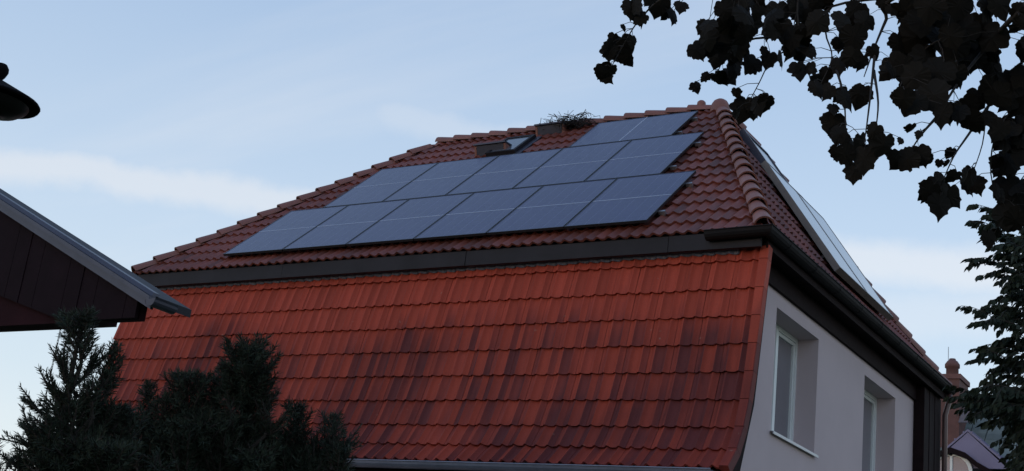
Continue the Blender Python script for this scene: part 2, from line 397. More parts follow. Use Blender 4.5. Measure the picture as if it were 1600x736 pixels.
# --- upper hipped roof
R_R, R_L = Vector((RXR, RY, RZ)), Vector((RXL, RY, RZ))
cFR, cFL = Vector((XR, EY, EZ)), Vector((XL, EY, EZ)); cBR, cBL = Vector((XR, BY, EZ)), Vector((XL, BY, EZ))
up_ = MB(); dz = Vector((0, 0, -.02))
up_.quad(cFL+dz, cFR+dz, R_R+dz, R_L+dz); up_.poly((cFR+dz, cBR+dz, R_R+dz)); up_.quad(cBR+dz, cBL+dz, R_L+dz, R_R+dz); up_.poly((cBL+dz, cFL+dz, R_L+dz))
upper = rel(up_.build('upper_roof', M_UNDER), house)
me_up = polys_mesh(TP, 'upper_tile', M_UPPER)
def slope_tiles(A, B, top, hipA, hipB, indiv):
    """A left and B right end of the eave seen from outside; hipA/hipB tops of the hips"""
    ex = (B-A).normalized(); n = ex.cross((top-A)).normalized()
    es = n.cross(ex); length = (top-A).dot(es); wdt = (B-A).length
    rows = int(length/.335)+1; cols = int(wdt/.30)+2
    M0 = frame_M(A, ex, es, n)
    iv = M0.inverted(); ha = iv @ hipA; hb = iv @ hipB
    # half-planes in local coordinates
    nA = Vector((ha.y, -ha.x, 0)).normalized(); nB = Vector((-hb.y, hb.x-wdt, 0)).normalized()
    PA, PB, PT = Vector((0, 0, 0)), Vector((wdt, 0, 0)), Vector((0, length-.03, 0))
    for r_ in range(rows):
        for c_ in range(-1, cols):
            o = Vector((c_*.30, r_*.335-.03, .004*jit()*.5)); 
            x0, x1, y0, y1 = o.x, o.x+.3, o.y, o.y+.42
            pts = [Vector((x, y, 0)) for x in (x0, x1) for y in (y0, min(y1, length))]
            sa = [(p-PA).dot(nA) for p in pts]; sb = [(p-PB).dot(nB) for p in pts]
            if max(sa) < 0 or max(sb) < 0 or o.y > length-.05: continue
            T = Matrix.Translation(o) @ Matrix.Rotation(.003*jit(), 4, 'Z')
            if min(sa) > 0 and min(sb) > 0 and y1 < length and indiv:
                M = M0 @ T; a, px = tile_area(M); cands.append((a, M, 'u'))
            else:
                P = []
                for p in TP:
                    q = [T @ v for v in p]
                    for (PQ, nn) in ((PA, nA), (PB, nB), (PT, Vector((0, -1, 0)))):
                        if q: q = clip(q, PQ, nn)
                    if len(q) > 2: P.append([M0 @ v for v in q])
                add_rest(P, 1)
slope_tiles(cFL, cFR, R_R, R_L, R_R, True)
slope_tiles(cFR, cBR, R_R, R_R, R_R, True)
slope_tiles(cBR, cBL, R_L, R_R, R_L, False)
slope_tiles(cBL, cFL, R_L, R_L, R_L, False)

# panels hide tiles below them: such tiles never get picked as single objects
PES = Vector((0, cos(PP), sin(PP))); PN = Vector((0, -sin(PP), cos(PP))); P0 = Vector((0, 0, Z0))
PW_, PH_ = 1.134, 1.722; PITCHX = 1.154; H = 1.7006; G = .02
rows_px = [(-6*PITCHX, 0, 0, H), (-5*PITCHX-.524, -.524, H+G, 2*H+G), (-2.7617, -2.7617+H, 2*H+2*G, 2*H+2*G+1.134)]
def hidden(M):
    c = M @ Vector((.15, .17, .05)); dd = c - CAM
    t = (P0-CAM).dot(PN)/dd.dot(PN); X = CAM + dd*t - P0
    u, v = X.x, X.dot(PES)
    return t < 1 and any(a+.0 < u < b-.0 and c0 < v < d0 for a, b, c0, d0 in rows_px)
cands = [((0 if (k == 'u' and hidden(M)) else a), M, k) for a, M, k in cands]
cands.sort(key=lambda q: -q[0])
for q, (a, M, k) in enumerate(cands):
    if q < 300 and a > 0:
        par = mansard if k == 'm' else upper
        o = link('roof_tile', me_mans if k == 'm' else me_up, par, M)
    else:
        add_rest([[M @ v for v in p] for p in TP] if k == 'u' else [[M @ Vector((v.x*TW/.30, v.y, v.z)) for v in p] for p in TPM], 0 if k == 'm' else 1)
# merge tile polygons so shading stays smooth inside each tile
vd = {}; vs = []; fs = []
for f in rest.f:
    q = []
    for i in f:
        k = tuple(round(c, 4) for c in rest.v[i])
        if k not in vd: vd[k] = len(vs); vs.append(k)
        if vd[k] not in q: q.append(vd[k])
    fs.append(tuple(q))
keep = [i for i, f in enumerate(fs) if len(f) > 2]
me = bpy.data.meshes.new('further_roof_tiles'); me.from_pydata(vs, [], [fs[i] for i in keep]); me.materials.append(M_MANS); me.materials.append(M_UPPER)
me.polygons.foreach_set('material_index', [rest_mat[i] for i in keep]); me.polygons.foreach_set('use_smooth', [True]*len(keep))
try: me.set_sharp_from_angle(angle=radians(40))
except Exception: pass
me.update(); ro = rel(link('further_roof_tiles', me), house); ro['kind'] = 'stuff'

# --- hip and ridge tiles
def cap_mesh(name, ln=.43, r0=.125, r1=.095, seg=12):
    P = []
    def ring(r, y, z): return [Vector((r*cos(pi*k/seg), y, z + r*1.05*sin(pi*k/seg))) for k in range(seg+1)]
    a0, a1, b1, i0 = ring(r0, 0, .012), ring(r0*.985, .06, .008), ring(r1, ln, -.01), ring(r0-.02, .002, .012)
    for A, B in ((a0, a1), (a1, b1), (i0, a0)):
        for k in range(seg): P.append((A[k], B[k], B[k+1], A[k+1]))
    return polys_mesh(P, name, M_RIDGE)
me_cap = cap_mesh('ridge_tile')
def cap_line(A, B, n, first=0.0, step=.365, size=1.0):
    d = (B-A).normalized(); x = d.cross(n).normalized(); n = x.cross(d); k = first; ln = (B-A).length
    while k < ln - .3:
        O = A + d*k + n*(.012 + .006*jit())
        M = frame_M(O, x*size, d, n*size) @ Matrix.Rotation(.02*jit(), 4, 'Z') @ Matrix.Rotation(.012*jit(), 4, 'X')
        link('ridge_tile', me_cap, upper, M); k += step
upv = Vector((0, 0, 1))
nF = (cFR-cFL).cross(R_R-cFL).normalized(); nR = (cBR-cFR).cross(R_R-cFR).normalized(); nB_ = (cBL-cBR).cross(R_L-cBR).normalized(); nL_ = (cFL-cBL).cross(R_L-cBL).normalized()
cap_line(cFR, R_R, (nF+nR).normalized(), .03); cap_line(cFL, R_L, (nF+nL_).normalized(), .02)
cap_line(cBR, R_R, (nB_+nR).normalized()); cap_line(cBL, R_L, (nB_+nL_).normalized())
cap_line(R_L, R_R, upv, -.05)
# rounded end pieces where hips meet the ridge
for P_, sc in ((R_R + Vector((-.02, 0, .02)), 1.15), (R_L + Vector((.02, 0, -.09)), 1.1)):
    kb = MB(); kb.lathe([(0.001, .15), (.05, .142), (.09, .115), (.12, .065), (.135, 0), (.14, -.06)], Matrix.Translation(P_) @ Matrix.Scale(sc, 4), 16)
    o = kb.build('ridge_end_cap', M_RIDGE, upper, True); o.matrix_parent_inverse = upper.matrix_world.inverted()
kb = MB(); kb.lathe([(0.001, .10), (.04, .095), (.065, .07), (.07, .03), (.065, -.04)], Matrix.Translation(R_R + Vector((-.33, -.02, .10))), 14)
o = kb.build('ridge_vent_knob', M_RIDGE, upper, True); o.matrix_parent_inverse = upper.matrix_world.inverted()

# --- walls: end wall (right) with two window openings, cut along the mansard profile
def back(): return 7.05
SILLZ, HEADZ = None, None
wq = {k: on_plane(*q, (WX, 0, 0), (1, 0, 0)) for k, q in dict(a=(1215, 481), b=(1278, 529), c=(1203, 670), d=(1273, 714), e=(1351, 588), f=(1399, 624)).items()}
WT = (wq['a'].z + wq['b'].z)/2; WB = (wq['c'].z + wq['d'].z)/2
W1 = ((wq['a'].y+wq['c'].y)/2, (wq['b'].y+wq['d'].y)/2); W2 = (wq['e'].y, wq['f'].y)
YB_ = 7.85
def py_at(z):
    for a, b in zip(prof[:-1], prof[1:]):
        if a[1] >= z >= b[1]: return a[0] + (b[0]-a[0])*(a[1]-z)/(a[1]-b[1]) + .02
    return -.30 if z < prof[-1][1] else prof[0][0]+.02
zl = sorted(set([0, 3.5, 3.69] + [q[1] for q in prof[1:-1]] + [WT, WB, 6.42]))
wall = MB()
DEP = .33
for z0, z1 in zip(zl[:-1], zl[1:]):
    e0, e1 = py_at(z0+1e-4), py_at(z1-1e-4)
    segs = [(None, W1[0]), (W1[0], W1[1]), (W1[1], W2[0]), (W2[0], W2[1]), (W2[1], YB_)]
    for k, (a, b) in enumerate(segs):
        if k in (1, 3) and z0 >= WB-1e-6 and z1 <= WT+1e-6: continue
        a0 = e0 if a is None else a; a1 = e1 if a is None else a
        wall.quad((WX, a0, z0), (WX, b, z0), (WX, b, z1), (WX, a1, z1))
for (a, b) in (W1, W2):
    x1 = WX - DEP
    wall.quad((WX, a, WB), (x1, a, WB), (x1, a, WT), (WX, a, WT)); wall.quad((x1, b, WB), (WX, b, WB), (WX, b, WT), (x1, b, WT))
    wall.quad((x1, a, WT), (x1, b, WT), (WX, b, WT), (WX, a, WT)); wall.quad((WX, a, WB), (WX, b, WB), (x1, b, WB), (x1, a, WB))
wall.quad((WXL, -.30, 0), (WX, -.30, 0), (WX, -.30, 3.69), (WXL, -.30, 3.69))
wall.quad((WX, YB_, 0), (WXL, YB_, 0), (WXL, YB_, 6.42), (WX, YB_, 6.42))
wall.poly([(WXL, YB_, 0), (WXL, -.30, 0), (WXL, -.30, 3.69)] + [(WXL, y+.02, z) for y, z in reversed(prof[1:])] + [(WXL, YB_, 6.42)])
rel(wall.build('wall', M_PLASTER), house)

# windows
def window(a, b, z0, z1):
    x = WX - DEP
    fr = MB(); t = .06; d = .055
    for lo, hi in (((a, z0), (a+t, z1)), ((b-t, z0), (b, z1)), ((a+t, z0), (b-t, z0+t)), ((a+t, z1-t), (b-t, z1))):
        fr.box((x-.02, lo[0], lo[1]), (x+d, hi[0], hi[1]))
    wo = rel(fr.build('window', M_WHITE), house)
    mid = (a+b)/2
    mb = MB(); mb.box((x-.02, mid-.04, z0+t), (x+d+.012, mid+.04, z1-t)); rel(mb.build('mullion', M_WHITE), wo)
    for p, q in ((a+t, mid-.04), (mid+.04, b-t)):
        sh = MB(); s_ = .05
        for lo, hi in (((p+.004, z0+t+.004), (p+s_, z1-t-.004)), ((q-s_, z0+t+.004), (q-.004, z1-t-.004)), ((p+s_, z0+t+.004), (q-s_, z0+t+s_)), ((p+s_, z1-t-s_), (q-s_, z1-t-.004))):
            sh.box((x-.012, lo[0], lo[1]), (x+d-.012, hi[0], hi[1]))
        rel(sh.build('sash', M_WHITE), wo)
        pn = MB(); pn.box((x+.006, p+s_, z0+t+s_), (x+.014, q-s_, z1-t-s_)); rel(pn.build('pane', M_PANE), wo)
    sl = MB(); sl.prism([(x+.05, a-.03, z0+.022), (WX+.05, a-.03, z0-.003), (WX+.05, a-.03, z0-.035), (WX+.035, a-.03, z0-.035), (WX+.035, a-.03, z0-.008), (x+.05, a-.03, z0+.004)], (0, b-a+.06, 0))
    rel(sl.build('window_sill', M_SILL), wo)
window(*W1, WB, WT); window(*W2, WB, WT)

# --- eaves on the right: soffit, dark board as eave shade, fascia, half-round gutter with a returned corner
sf = MB(); sf.box((WX-.1, -.02, 6.36), (XR+.01, BY, 6.385)); rel(sf.build('soffit', M_BROWN), house)
fb = MB(); fb.box((WX+.002, .12, 6.11), (WX+.045, YB_, 6.358)); rel(fb.build('eave_shade_board', M_BROWN), house)  # dark strip on the wall top standing in for shade under the eave
fb = MB(); fb.box((XR+.012, -.02, 6.33), (XR+.034, BY+.03, EZ-.02)); rel(fb.build('fascia_board', M_BROWN), house)
def gutter(path, r=.075, seg=8, name='gutter', m=M_GUTTER):
    """half-round channel swept along a horizontal path of (point, outward normal)"""
    g_ = MB(); rings = []
    for P_, o_ in path:
        P_ = Vector(P_); o_ = Vector(o_)
        pr = [(r*cos(pi+pi*k/seg), r*sin(pi+pi*k/seg)) for k in range(seg+1)] + [(r+.012, .004), (r+.010, .014), (r-.004, .010)]
        pr += [((r-.006)*cos(pi+pi*k/seg), (r-.006)*sin(pi+pi*k/seg)) for k in range(seg, -1, -1)]
        rings.append([P_ + o_*a + Vector((0, 0, b)) for a, b in pr])
    n = len(rings[0])
    for A, B in zip(rings[:-1], rings[1:]):
        for k in range(n): g_.quad(A[k], B[k], B[(k+1) % n], A[(k+1) % n])
    for A in (rings[0], rings[-1]):
        g_.poly(A[:seg+1])
    return rel(g_.build(name, m, None, True), house)
GZ = EZ - .015; gx = XR + .085; gy = EY - .085
gutter([((.86, gy, GZ-.012), (0, -1, 0)), ((gx-.005, gy, GZ), (1, -1, 0)), ((gx, BY+.10, GZ+.02), (1, 0, 0))], .088)
# gutter brackets
for k in range(9):
    y = .35 + k*.9; b_ = MB(); b_.tube([Vector((gx, y, GZ+.004)) + Vector((.094*cos(pi+pi*q/8), 0, .094*sin(pi+pi*q/8))) for q in range(9)], .004, 4)
    rel(b_.build('gutter_bracket', M_GUTTER), house)

# front eave: dark metal strip and lead apron dressed over the first tile rolls
fs_ = MB()
xs = [MXL+.1, -5.6, -2.5, .35, MXR-.06]
for k in range(4):
    fs_ = MB(); fs_.box((xs[k]+.004, EY-.02-.004*(k % 2), 6.318), (xs[k+1]-.004 if k < 3 else xs[k+1], EY+.02, EZ-.004))
    rel(fs_.build('fascia_strip', M_FASCIA), house)
ap = MB(); seg = 12*NCOL
def apx(i, lowz):
    x = MXL + (MXR-VERGE-.25-MXL)*i/seg; h = roll_h(((x-MXL)/TW*.30) % .30)
    return x, h
lo = Vector((0, *prof[1])); hi = Vector((0, *prof[0])); es = (hi-lo).normalized(); nn = Vector((1, 0, 0)).cross(es)
pa = []
for i in range(seg+1):
    x, h = apx(i, 0)
    dl = .088 - .012*noise.noise(Vector((x*3, 0, 0)))
    pa.append((Vector((x, 0, 0)) + lo + es*dl + nn*(h+.034), Vector((x, 0, 0)) + lo + es*.125 + nn*(h*.6+.05), Vector((x, EY-.012, 6.325))))
for i in range(seg):
    for k in range(2): ap.quad(pa[i][k], pa[i+1][k], pa[i+1][k+1], pa[i][k+1])
rel(ap.build('apron_flashing', M_LEAD, None, True), house)

# bottom gutter of the mansard and the dark cheek beside the bell-cast
gb = gutter([((MXL, KY[-1]-.055, KZ[-1]-.03), (0, -1, 0)), ((MXR-.15, KY[-1]-.055, KZ[-1]-.015), (0, -1, 0))], .075, name='lower_gutter', m=mat('pale_zinc', (.20, .21, .28), .4, .3, 4, metal=.3))
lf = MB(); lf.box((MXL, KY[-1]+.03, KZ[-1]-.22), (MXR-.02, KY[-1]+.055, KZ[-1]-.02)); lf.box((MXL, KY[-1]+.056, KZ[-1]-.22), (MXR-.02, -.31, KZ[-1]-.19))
rel(lf.build('lower_soffit', M_BROWN), house)
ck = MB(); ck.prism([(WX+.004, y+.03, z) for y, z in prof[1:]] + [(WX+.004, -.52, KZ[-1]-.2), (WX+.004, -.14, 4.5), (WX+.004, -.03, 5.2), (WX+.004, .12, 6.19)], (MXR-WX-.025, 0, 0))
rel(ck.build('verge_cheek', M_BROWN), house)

# timber-clad rear corner with a downpipe
CX = 1.47
for k in range(6):
    cb = MB(); y0 = 6.98 + k*.16; cb.box((WX+.006, y0+.004, 3.2), (CX - .008*(k % 2), y0+.156, 6.355)); rel(cb.build('cladding_board', M_BROWN), house)
cb = MB(); cb.box((WX-.25, 7.96, 3.2), (CX-.02, 8.06, 6.35)); rel(cb.build('corner_post', M_BROWN), house)
dp = MB(); dp.tube([(gx, BY+.0, GZ-.06), (gx, BY+.0, GZ-.16), (CX+.06, BY-.02, GZ-.42), (CX+.06, BY-.02, .1)], .042, 10)
rel(dp.build('downpipe', mat('brown_downpipe', (.11, .06, .06), .35, .2, 5), None, True), house)

# ------------------------------------------------------------------ solar panels on the front slope
array = empty('solar_array', 'twelve dark blue solar panels in three rows on the front roof slope', 'solar panels', P0)
def panel(O, ex, ey, n, wd, ht, label, group, split_x=False):
    M = frame_M(O, ex, ey, n)
    root = bpy.data.objects.new('solar_panel', None); col.objects.link(root); root.empty_display_size = .2; root.parent = array; root.matrix_parent_inverse = array.matrix_world.inverted(); root.matrix_basis = M; root['label'] = label
    t = .012; d = .035
    fr = MB()
    fr.box((0, 0, -d), (t, ht, 0)); fr.box((wd-t, 0, -d), (wd, ht, 0)); fr.box((t, 0, -d), (wd-t, t, 0)); fr.box((t, ht-t, -d), (wd-t, ht, 0))
    fr.build('frame', M_PFRAME, root)
    gl = MB()
    if split_x:   # the landscape panel: cells run the other way
        gl.box((t-ht*0, -0, 0), (0, 0, 0)) if False else None
    gl.box((t, t, -.012), (wd-t, ht-t, -.003)); gl.build('glass', M_PV, root)
    ln = MB()
    if split_x: ln.box((wd/2-.009, t, -.0029), (wd/2+.009, ht-t, -.0015))
    else: ln.box((t, ht/2-.009, -.0029), (wd-t, ht/2+.009, -.0015))
    ln.build('middle_strip', M_PVLINE, root)
    for q in (.22, .78):
        rl = MB(); rl.box((-.0, ht*q-.02, -.082), (wd+.02, ht*q+.02, -.0365)); rl.build('mounting_rail', M_PFRAME, root)
    return root
EX = Vector((1, 0, 0)); grp = 'solar panels on the front roof slope'
ordn = ['leftmost', 'second from left', 'third from left', 'fourth from left', 'fifth from left', 'rightmost']
for i in range(6):
    panel(P0 + EX*(-(6-i)*PITCHX), EX, PES, PN, 1.138, H-.002, f'dark blue solar panel, {ordn[i]} in the bottom row of six', grp)
ord5 = ['leftmost', 'second from left', 'middle one', 'fourth from left', 'rightmost']
for i in range(5):
    panel(P0 + EX*(-(5-i)*PITCHX-.524) + PES*(H+G), EX, PES, PN, 1.138, H-.002, f'dark blue solar panel, {ord5[i]} in the middle row of five', grp)
panel(P0 + EX*-2.7617 + PES*(2*H+2*G), EX, PES, PN, H, 1.134, 'single landscape solar panel at the top beside the twig nest', grp, True)
# roof hooks sticking out at the right ends of the rails
hooks = []
for (a, b, c0, d0) in rows_px:
    for q in (.22, .78):
        o_ = P0 + EX*b + PES*(c0+(d0-c0)*q) - PN*.06
        hk = MB(); Mh = frame_M(o_, EX, PES, PN); hk.box((-.02, -.022, -.024), (.065, .022, .024), Mh); hk.box((.02, -.018, -.075), (.05, .018, -.025), Mh)
        rel(hk.build('roof_hook', M_ALU), house)

# ------------------------------------------------------------------ flat-plate collectors on the right slope
CA = atan2(HGT, RUN*.6053); CS = Vector((-cos(CA), 0, sin(CA))); CN = Vector((sin(CA), 0, cos(CA))); CYv = Vector((0, 1, 0))
C0 = Vector((XR, 0, EZ)) + CN*.20 + CS*.457
def collector(y0, wd, ht, s0, lab, grp_, off=0.):
    O = C0 + CYv*y0 + CS*s0 + CN*off; M = frame_M(O, CYv, CS, CN)
    root = empty('solar_collector', lab, 'solar collector', O, grp_); root.matrix_world = M
    b_ = MB(); t = .03; d = .09
    b_.box((0, 0, -d), (t, ht, 0)); b_.box((wd-t, 0, -d), (wd, ht, 0)); b_.box((t, 0, -d), (wd-t, t, 0)); b_.box((t, ht-t, -d), (wd-t, ht, 0)); b_.box((t, t, -d+.003), (wd-t, ht-t, -d+.01))
    b_.build('casing', mat('collector_casing', (.20, .18, .17), .5, .3, 6, metal=.3), root)
    gl = MB(); gl.box((t, t, -.02), (wd-t, ht-t, -.004)); gl.build('glass', M_COLL, root)
    for q in (.15, .82):
        rl = MB(); rl.box((.05, ht*q-.02, -.19), (wd-.05, ht*q+.02, -.092)); rl.build('mounting_rail', M_PFRAME, root)
collector(2.90, 1.25, 2.0, 0, 'pale glass solar collector on right roof slope, nearer the front hip', 'flat collectors on the right slope')
collector(4.16, 1.25, 2.0, 0, 'pale glass solar collector on right roof slope, farther from the front hip', 'flat collectors on the right slope')

hb_ = MB(); Mh = frame_M(Vector((XR, 0, EZ)), CYv, CS, CN)
hy0, hy1, hs0, hs1 = 3.35, 4.35, 2.66, 3.38
for q in ((hy0, hy0+.06, hs0, hs1), (hy1-.06, hy1, hs0, hs1), (hy0+.06, hy1-.06, hs0, hs0+.06), (hy0+.06, hy1-.06, hs1-.06, hs1)): hb_.box((q[0], q[2], .0), (q[1], q[3], .16), Mh)
ho = rel(hb_.build('roof_window', M_ZINC), house)
hb_ = MB(); hb_.box((hy0+.06, hs0+.06, .11), (hy1-.06, hs1-.06, .145), Mh); rel(hb_.build('pane', M_COLL), ho)

# ------------------------------------------------------------------ things on the ridge side of the front slope
def FS(x, s, h=0.): return Vector((x, EY, EZ)) + PES*s + PN*h
def fs_px(px, py, h=0.):
    X = on_plane(px, py, FS(0, 0, h), PN); return X.x, (X - Vector((0, EY, EZ))).dot(PES)
def slope_box(mb, x0, x1, s0, s1, h0, h1):
    mb.box((x0, s0, h0), (x1, s1, h1), frame_M(Vector((0, EY, EZ)), EX, PES, PN))
# skylight
ax, as_ = fs_px(778, 240, .1); bx, bs = fs_px(812, 214, .1)
sk_x1 = (fs_px(822, 214, .12)[0] + fs_px(800, 240, .12)[0])/2 + .05; sk_s1 = fs_px(815, 213, .12)[1]; sk_s0 = sk_s1 - .75; sk_x0 = sk_x1 - .55
sb = MB()
for q in ((sk_x0, sk_x0+.05, sk_s0, sk_s1), (sk_x1-.05, sk_x1, sk_s0, sk_s1), (sk_x0+.05, sk_x1-.05, sk_s0, sk_s0+.05), (sk_x0+.05, sk_x1-.05, sk_s1-.05, sk_s1)): slope_box(sb, *q, .0, .13)
sky_o = rel(sb.build('skylight', M_FASCIA), house); sky_o['label'] = 'small roof window with pale glass just below the ridge'
sb = MB(); slope_box(sb, sk_x0+.05, sk_x1-.05, sk_s0+.05, sk_s1-.05, .09, .115); rel(sb.build('pane', M_COLL), sky_o)
sb = MB(); slope_box(sb, sk_x1+.002, sk_x1+.10, sk_s0-.05, sk_s1+.03, .055, .075); rel(sb.build('side_flashing', M_ZINC), sky_o)

def step_board(px0, py0, px1, py1, hgt, lab):
    """board standing square on the slope between two red gusset brackets (a chimney sweep's step)"""
    x0, s0 = fs_px(px0, py0, .05); x1, s1 = fs_px(px1, py1, .05); s = (s0+s1)/2
    # tread: nearly level board, its front face turned to the viewer
    front = MB(); th = .03
    A = FS(x0, s, .05); lvl = Vector((0, 1, 0)); 
    fwd = Vector((0, -.35, .94)).normalized()
    front.prism([A, A + fwd*hgt, A + fwd*hgt + lvl*th, A + lvl*th], (x1-x0, 0, 0)); root = rel(front.build('roof_step', M_ZINC), house); root['label'] = lab
    tr = MB(); B = A + fwd*(hgt+.004); tr.prism([B + Vector((-.05, -.03, 0)), B + Vector((-.05, .30, .02)), B + Vector((-.05, .30, .045)), B + Vector((-.05, -.03, .025))], (x1-x0+.1, 0, 0)); rel(tr.build('tread', M_ZINC), root)
    for xx in (x0-.045, x1+.005):
        br = MB(); C_ = Vector((xx, A.y, A.z)); br.prism([C_ - PN*.04 - PES*.02, C_ + fwd*hgt, C_ + fwd*hgt + lvl*.28, C_ + PES*.34 - PN*.04], (.04, 0, 0)); rel(br.build('bracket', M_RIDGE), root)
    return x0, x1, s, A + fwd*hgt
step_board(747, 244, 786, 241, .17, 'dark roof step with red side brackets in front of the small skylight')
n0, n1, ns, NT = step_board(842, 211, 877, 208, .15, 'dark roof step with red side brackets under the twig nest')
# twig tangle
nestc = on_plane(893, 192, (0, NT.y+.16, 0), (0, 1, 0))
nb = MB(); rnd = random.Random(3)
for k in range(260):
    a = rnd.uniform(0, 2*pi); c = nestc + Vector((rnd.gauss(0, .19), rnd.gauss(0, .12), rnd.gauss(-.05, .045)))
    d = Vector((rnd.gauss(0, 1), rnd.gauss(0, 1), rnd.gauss(0, .3))).normalized(); l_ = rnd.uniform(.10, .32)
    bend = Vector((rnd.gauss(0, .05), rnd.gauss(0, .05), rnd.gauss(.02, .04)))
    nb.tube([c - d*l_/2, c + bend, c + d*l_/2], [.006, .005, .003], 4, False)
for (px, py) in ((855, 182), (862, 190), (905, 178), (915, 176), (870, 186), (925, 186)):
    e = on_plane(px, py, (0, NT.y+.16, 0), (0, 1, 0)); nb.tube([nestc + Vector((rnd.gauss(0, .1), 0, -.02)), (nestc+e)/2 + Vector((0, 0, .05)), e], [.006, .005, .003], 4, False)
for k in range(5):
    c = on_plane(900+k*4, 181+k*.8, (0, NT.y+.16, 0), (0, 1, 0)); r_ = .06+.012*k
    nb.tube([c + Vector((r_*cos(q*.45), .05*sin(q*.3+k), r_*.75*sin(q*.45))) for q in range(12)], .0045, 4, False)
no = nb.build('bird_nest', M_TWIG); no['label'] = 'tangled black twig nest on the roof ridge beside the top solar panel'; no['category'] = 'bird nest'

# ------------------------------------------------------------------ timber canopy at the left
CYP = -8.1
def cp(px, py, y=CYP): return on_plane(px, py, (0, y, 0), (0, 1, 0))
canopy = empty('timber_canopy', 'dark brown boarded gable canopy with grey metal verge at the left edge', 'canopy', (-3.0, CYP, 0))
v0, v1 = cp(0, 318), cp(240, 474); sl = (v0.z - v1.z)/(v0.x - v1.x)
xa = -3.4; zt = lambda x: v1.z + sl*(x - v1.x)                     # rake line under the verge flashing
bl = cp(208, 500); zb = bl.z + .015; xe = cp(214, 480).x
# boards of the gable, one by one
nb_ = 26; x = xa; bw = .145
while x < xe - .01:
    x2 = min(x+bw, xe); b_ = MB(); dgl = cp(0, 462); dg2 = cp(97, 501)
    def zlow(xx):
        t = (xx-dgl.x)/(dg2.x-dgl.x); return max(zb, dgl.z + (dg2.z-dgl.z)*t) if xx > xa-1 else zb
    o_ = .004*(int(round(x*100)) % 2)
    zl0, zl1 = zlow(x), zlow(x2-.004)
    if xa + .2 > -9: zl0 = min(zl0, zt(x)-.05); zl1 = min(zl1, zt(x2)-.05)
    b_.prism([(x, CYP+o_, zl0), (x2-.004, CYP+o_, zl1), (x2-.004, CYP+o_, zt(x2)), (x, CYP+o_, zt(x))], (0, .025, 0))
    rel(b_.build('board', M_CANOPY), canopy); x = x2
rb = MB(); rb.prism([(xa, CYP+.04, zb), (xe-.01, CYP+.04, zb), (xe-.01, CYP+.04, zt(xe)-.02), (xa, CYP+.04, zt(xa)-.02)], (0, .05, 0)); rel(rb.build('back_board', M_CANRED), canopy)
so_ = MB(); so_.box((xa, CYP+.091, zb+.012), (xe-.40, CYP+.22, zb+.04)); rel(so_.build('soffit', M_CANRED), canopy)
# roof slab and metal verge profile (stepped)
px_ = lambda x, dz_, y: Vector((x, y, zt(x)+dz_))
rs = MB(); xr = v1.x + .03
rs.prism([px_(xa, .0, CYP-.02), px_(xr, .0, CYP-.02), px_(xr, .05, CYP-.02), px_(xa, .05, CYP-.02)], (0, .30, 0)); rel(rs.build('roof_slab', M_FASCIA), canopy)
vf = MB()
vf.prism([px_(xa, -.035, CYP-.045), px_(xr, -.035, CYP-.045), px_(xr, .012, CYP-.045), px_(xa, .012, CYP-.045)], (0, .022, 0))
vf.prism([px_(xa, .014, CYP-.07), px_(xr, .014, CYP-.07), px_(xr, .040, CYP-.07), px_(xa, .040, CYP-.07)], (0, .048, 0))
vf.prism([px_(xa, .042, CYP-.055), px_(xr, .042, CYP-.055), px_(xr, .068, CYP-.04), px_(xa, .068, CYP-.04)], (0, .05, 0))
rel(vf.build('verge_flashing', M_ZINC), canopy)
eg = MB(); ge = Vector((xr+.035, 0, zt(xr)+.01))
pts = [(ge.x + 0.04*cos(pi+pi*k/8), ge.z + .04*sin(pi+pi*k/8)) for k in range(9)] + [(ge.x+.046, ge.z+.010)]
for k in range(len(pts)-1):
    a, b = pts[k], pts[k+1]; eg.quad((a[0], CYP-.09, a[1]), (b[0], CYP-.09, b[1]), (b[0], CYP+.10, b[1]), (a[0], CYP+.10, a[1]))
eg.poly([(a, CYP-.088, b) for a, b in pts]); rel(eg.build('gutter', M_ZINC), canopy)
# other half of the gable, its posts
x = xa; lh = MB(); ztop = zt(xa)
lh.prism([(xa-.002, CYP, zb), (xa-.002, CYP, ztop), (xa-3.9, CYP, ztop-3.9*-sl), (xa-3.9, CYP, zb)], (0, .05, 0)) if False else None
lh.prism([(xa-.004, CYP, ztop), (xa-.004, CYP, zb), (xa-4.3, CYP, zb), (xa-4.3, CYP, ztop+sl*4.3)], (0, .05, 0)); rel(lh.build('far_gable', M_CANOPY), canopy)
for xx in (-1.9, -7.2):
    pb = MB(); pb.box((xx, CYP+.10, 0), (xx+.16, CYP+.26, zb)); rel(pb.build('post', M_CANOPY), canopy)
# hanging chain
ct = cp(96, 508, CYP+.06); ch = MB()
for k in range(40):
    z = zb - .004 - k*.017
    a = Vector((ct.x, CYP+.06, z)); ww = Vector((.0045, 0, 0)) if k % 2 else Vector((0, .0045, 0))
    ch.tube([a + ww, a + ww + Vector((0, 0, -.02)), a - ww + Vector((0, 0, -.02)), a - ww, a + ww], .0018, 4, False)
co = ch.build('hanging_chain', M_BLACK); co['label'] = 'thin dark chain hanging straight down from the timber canopy'; co['category'] = 'chain'

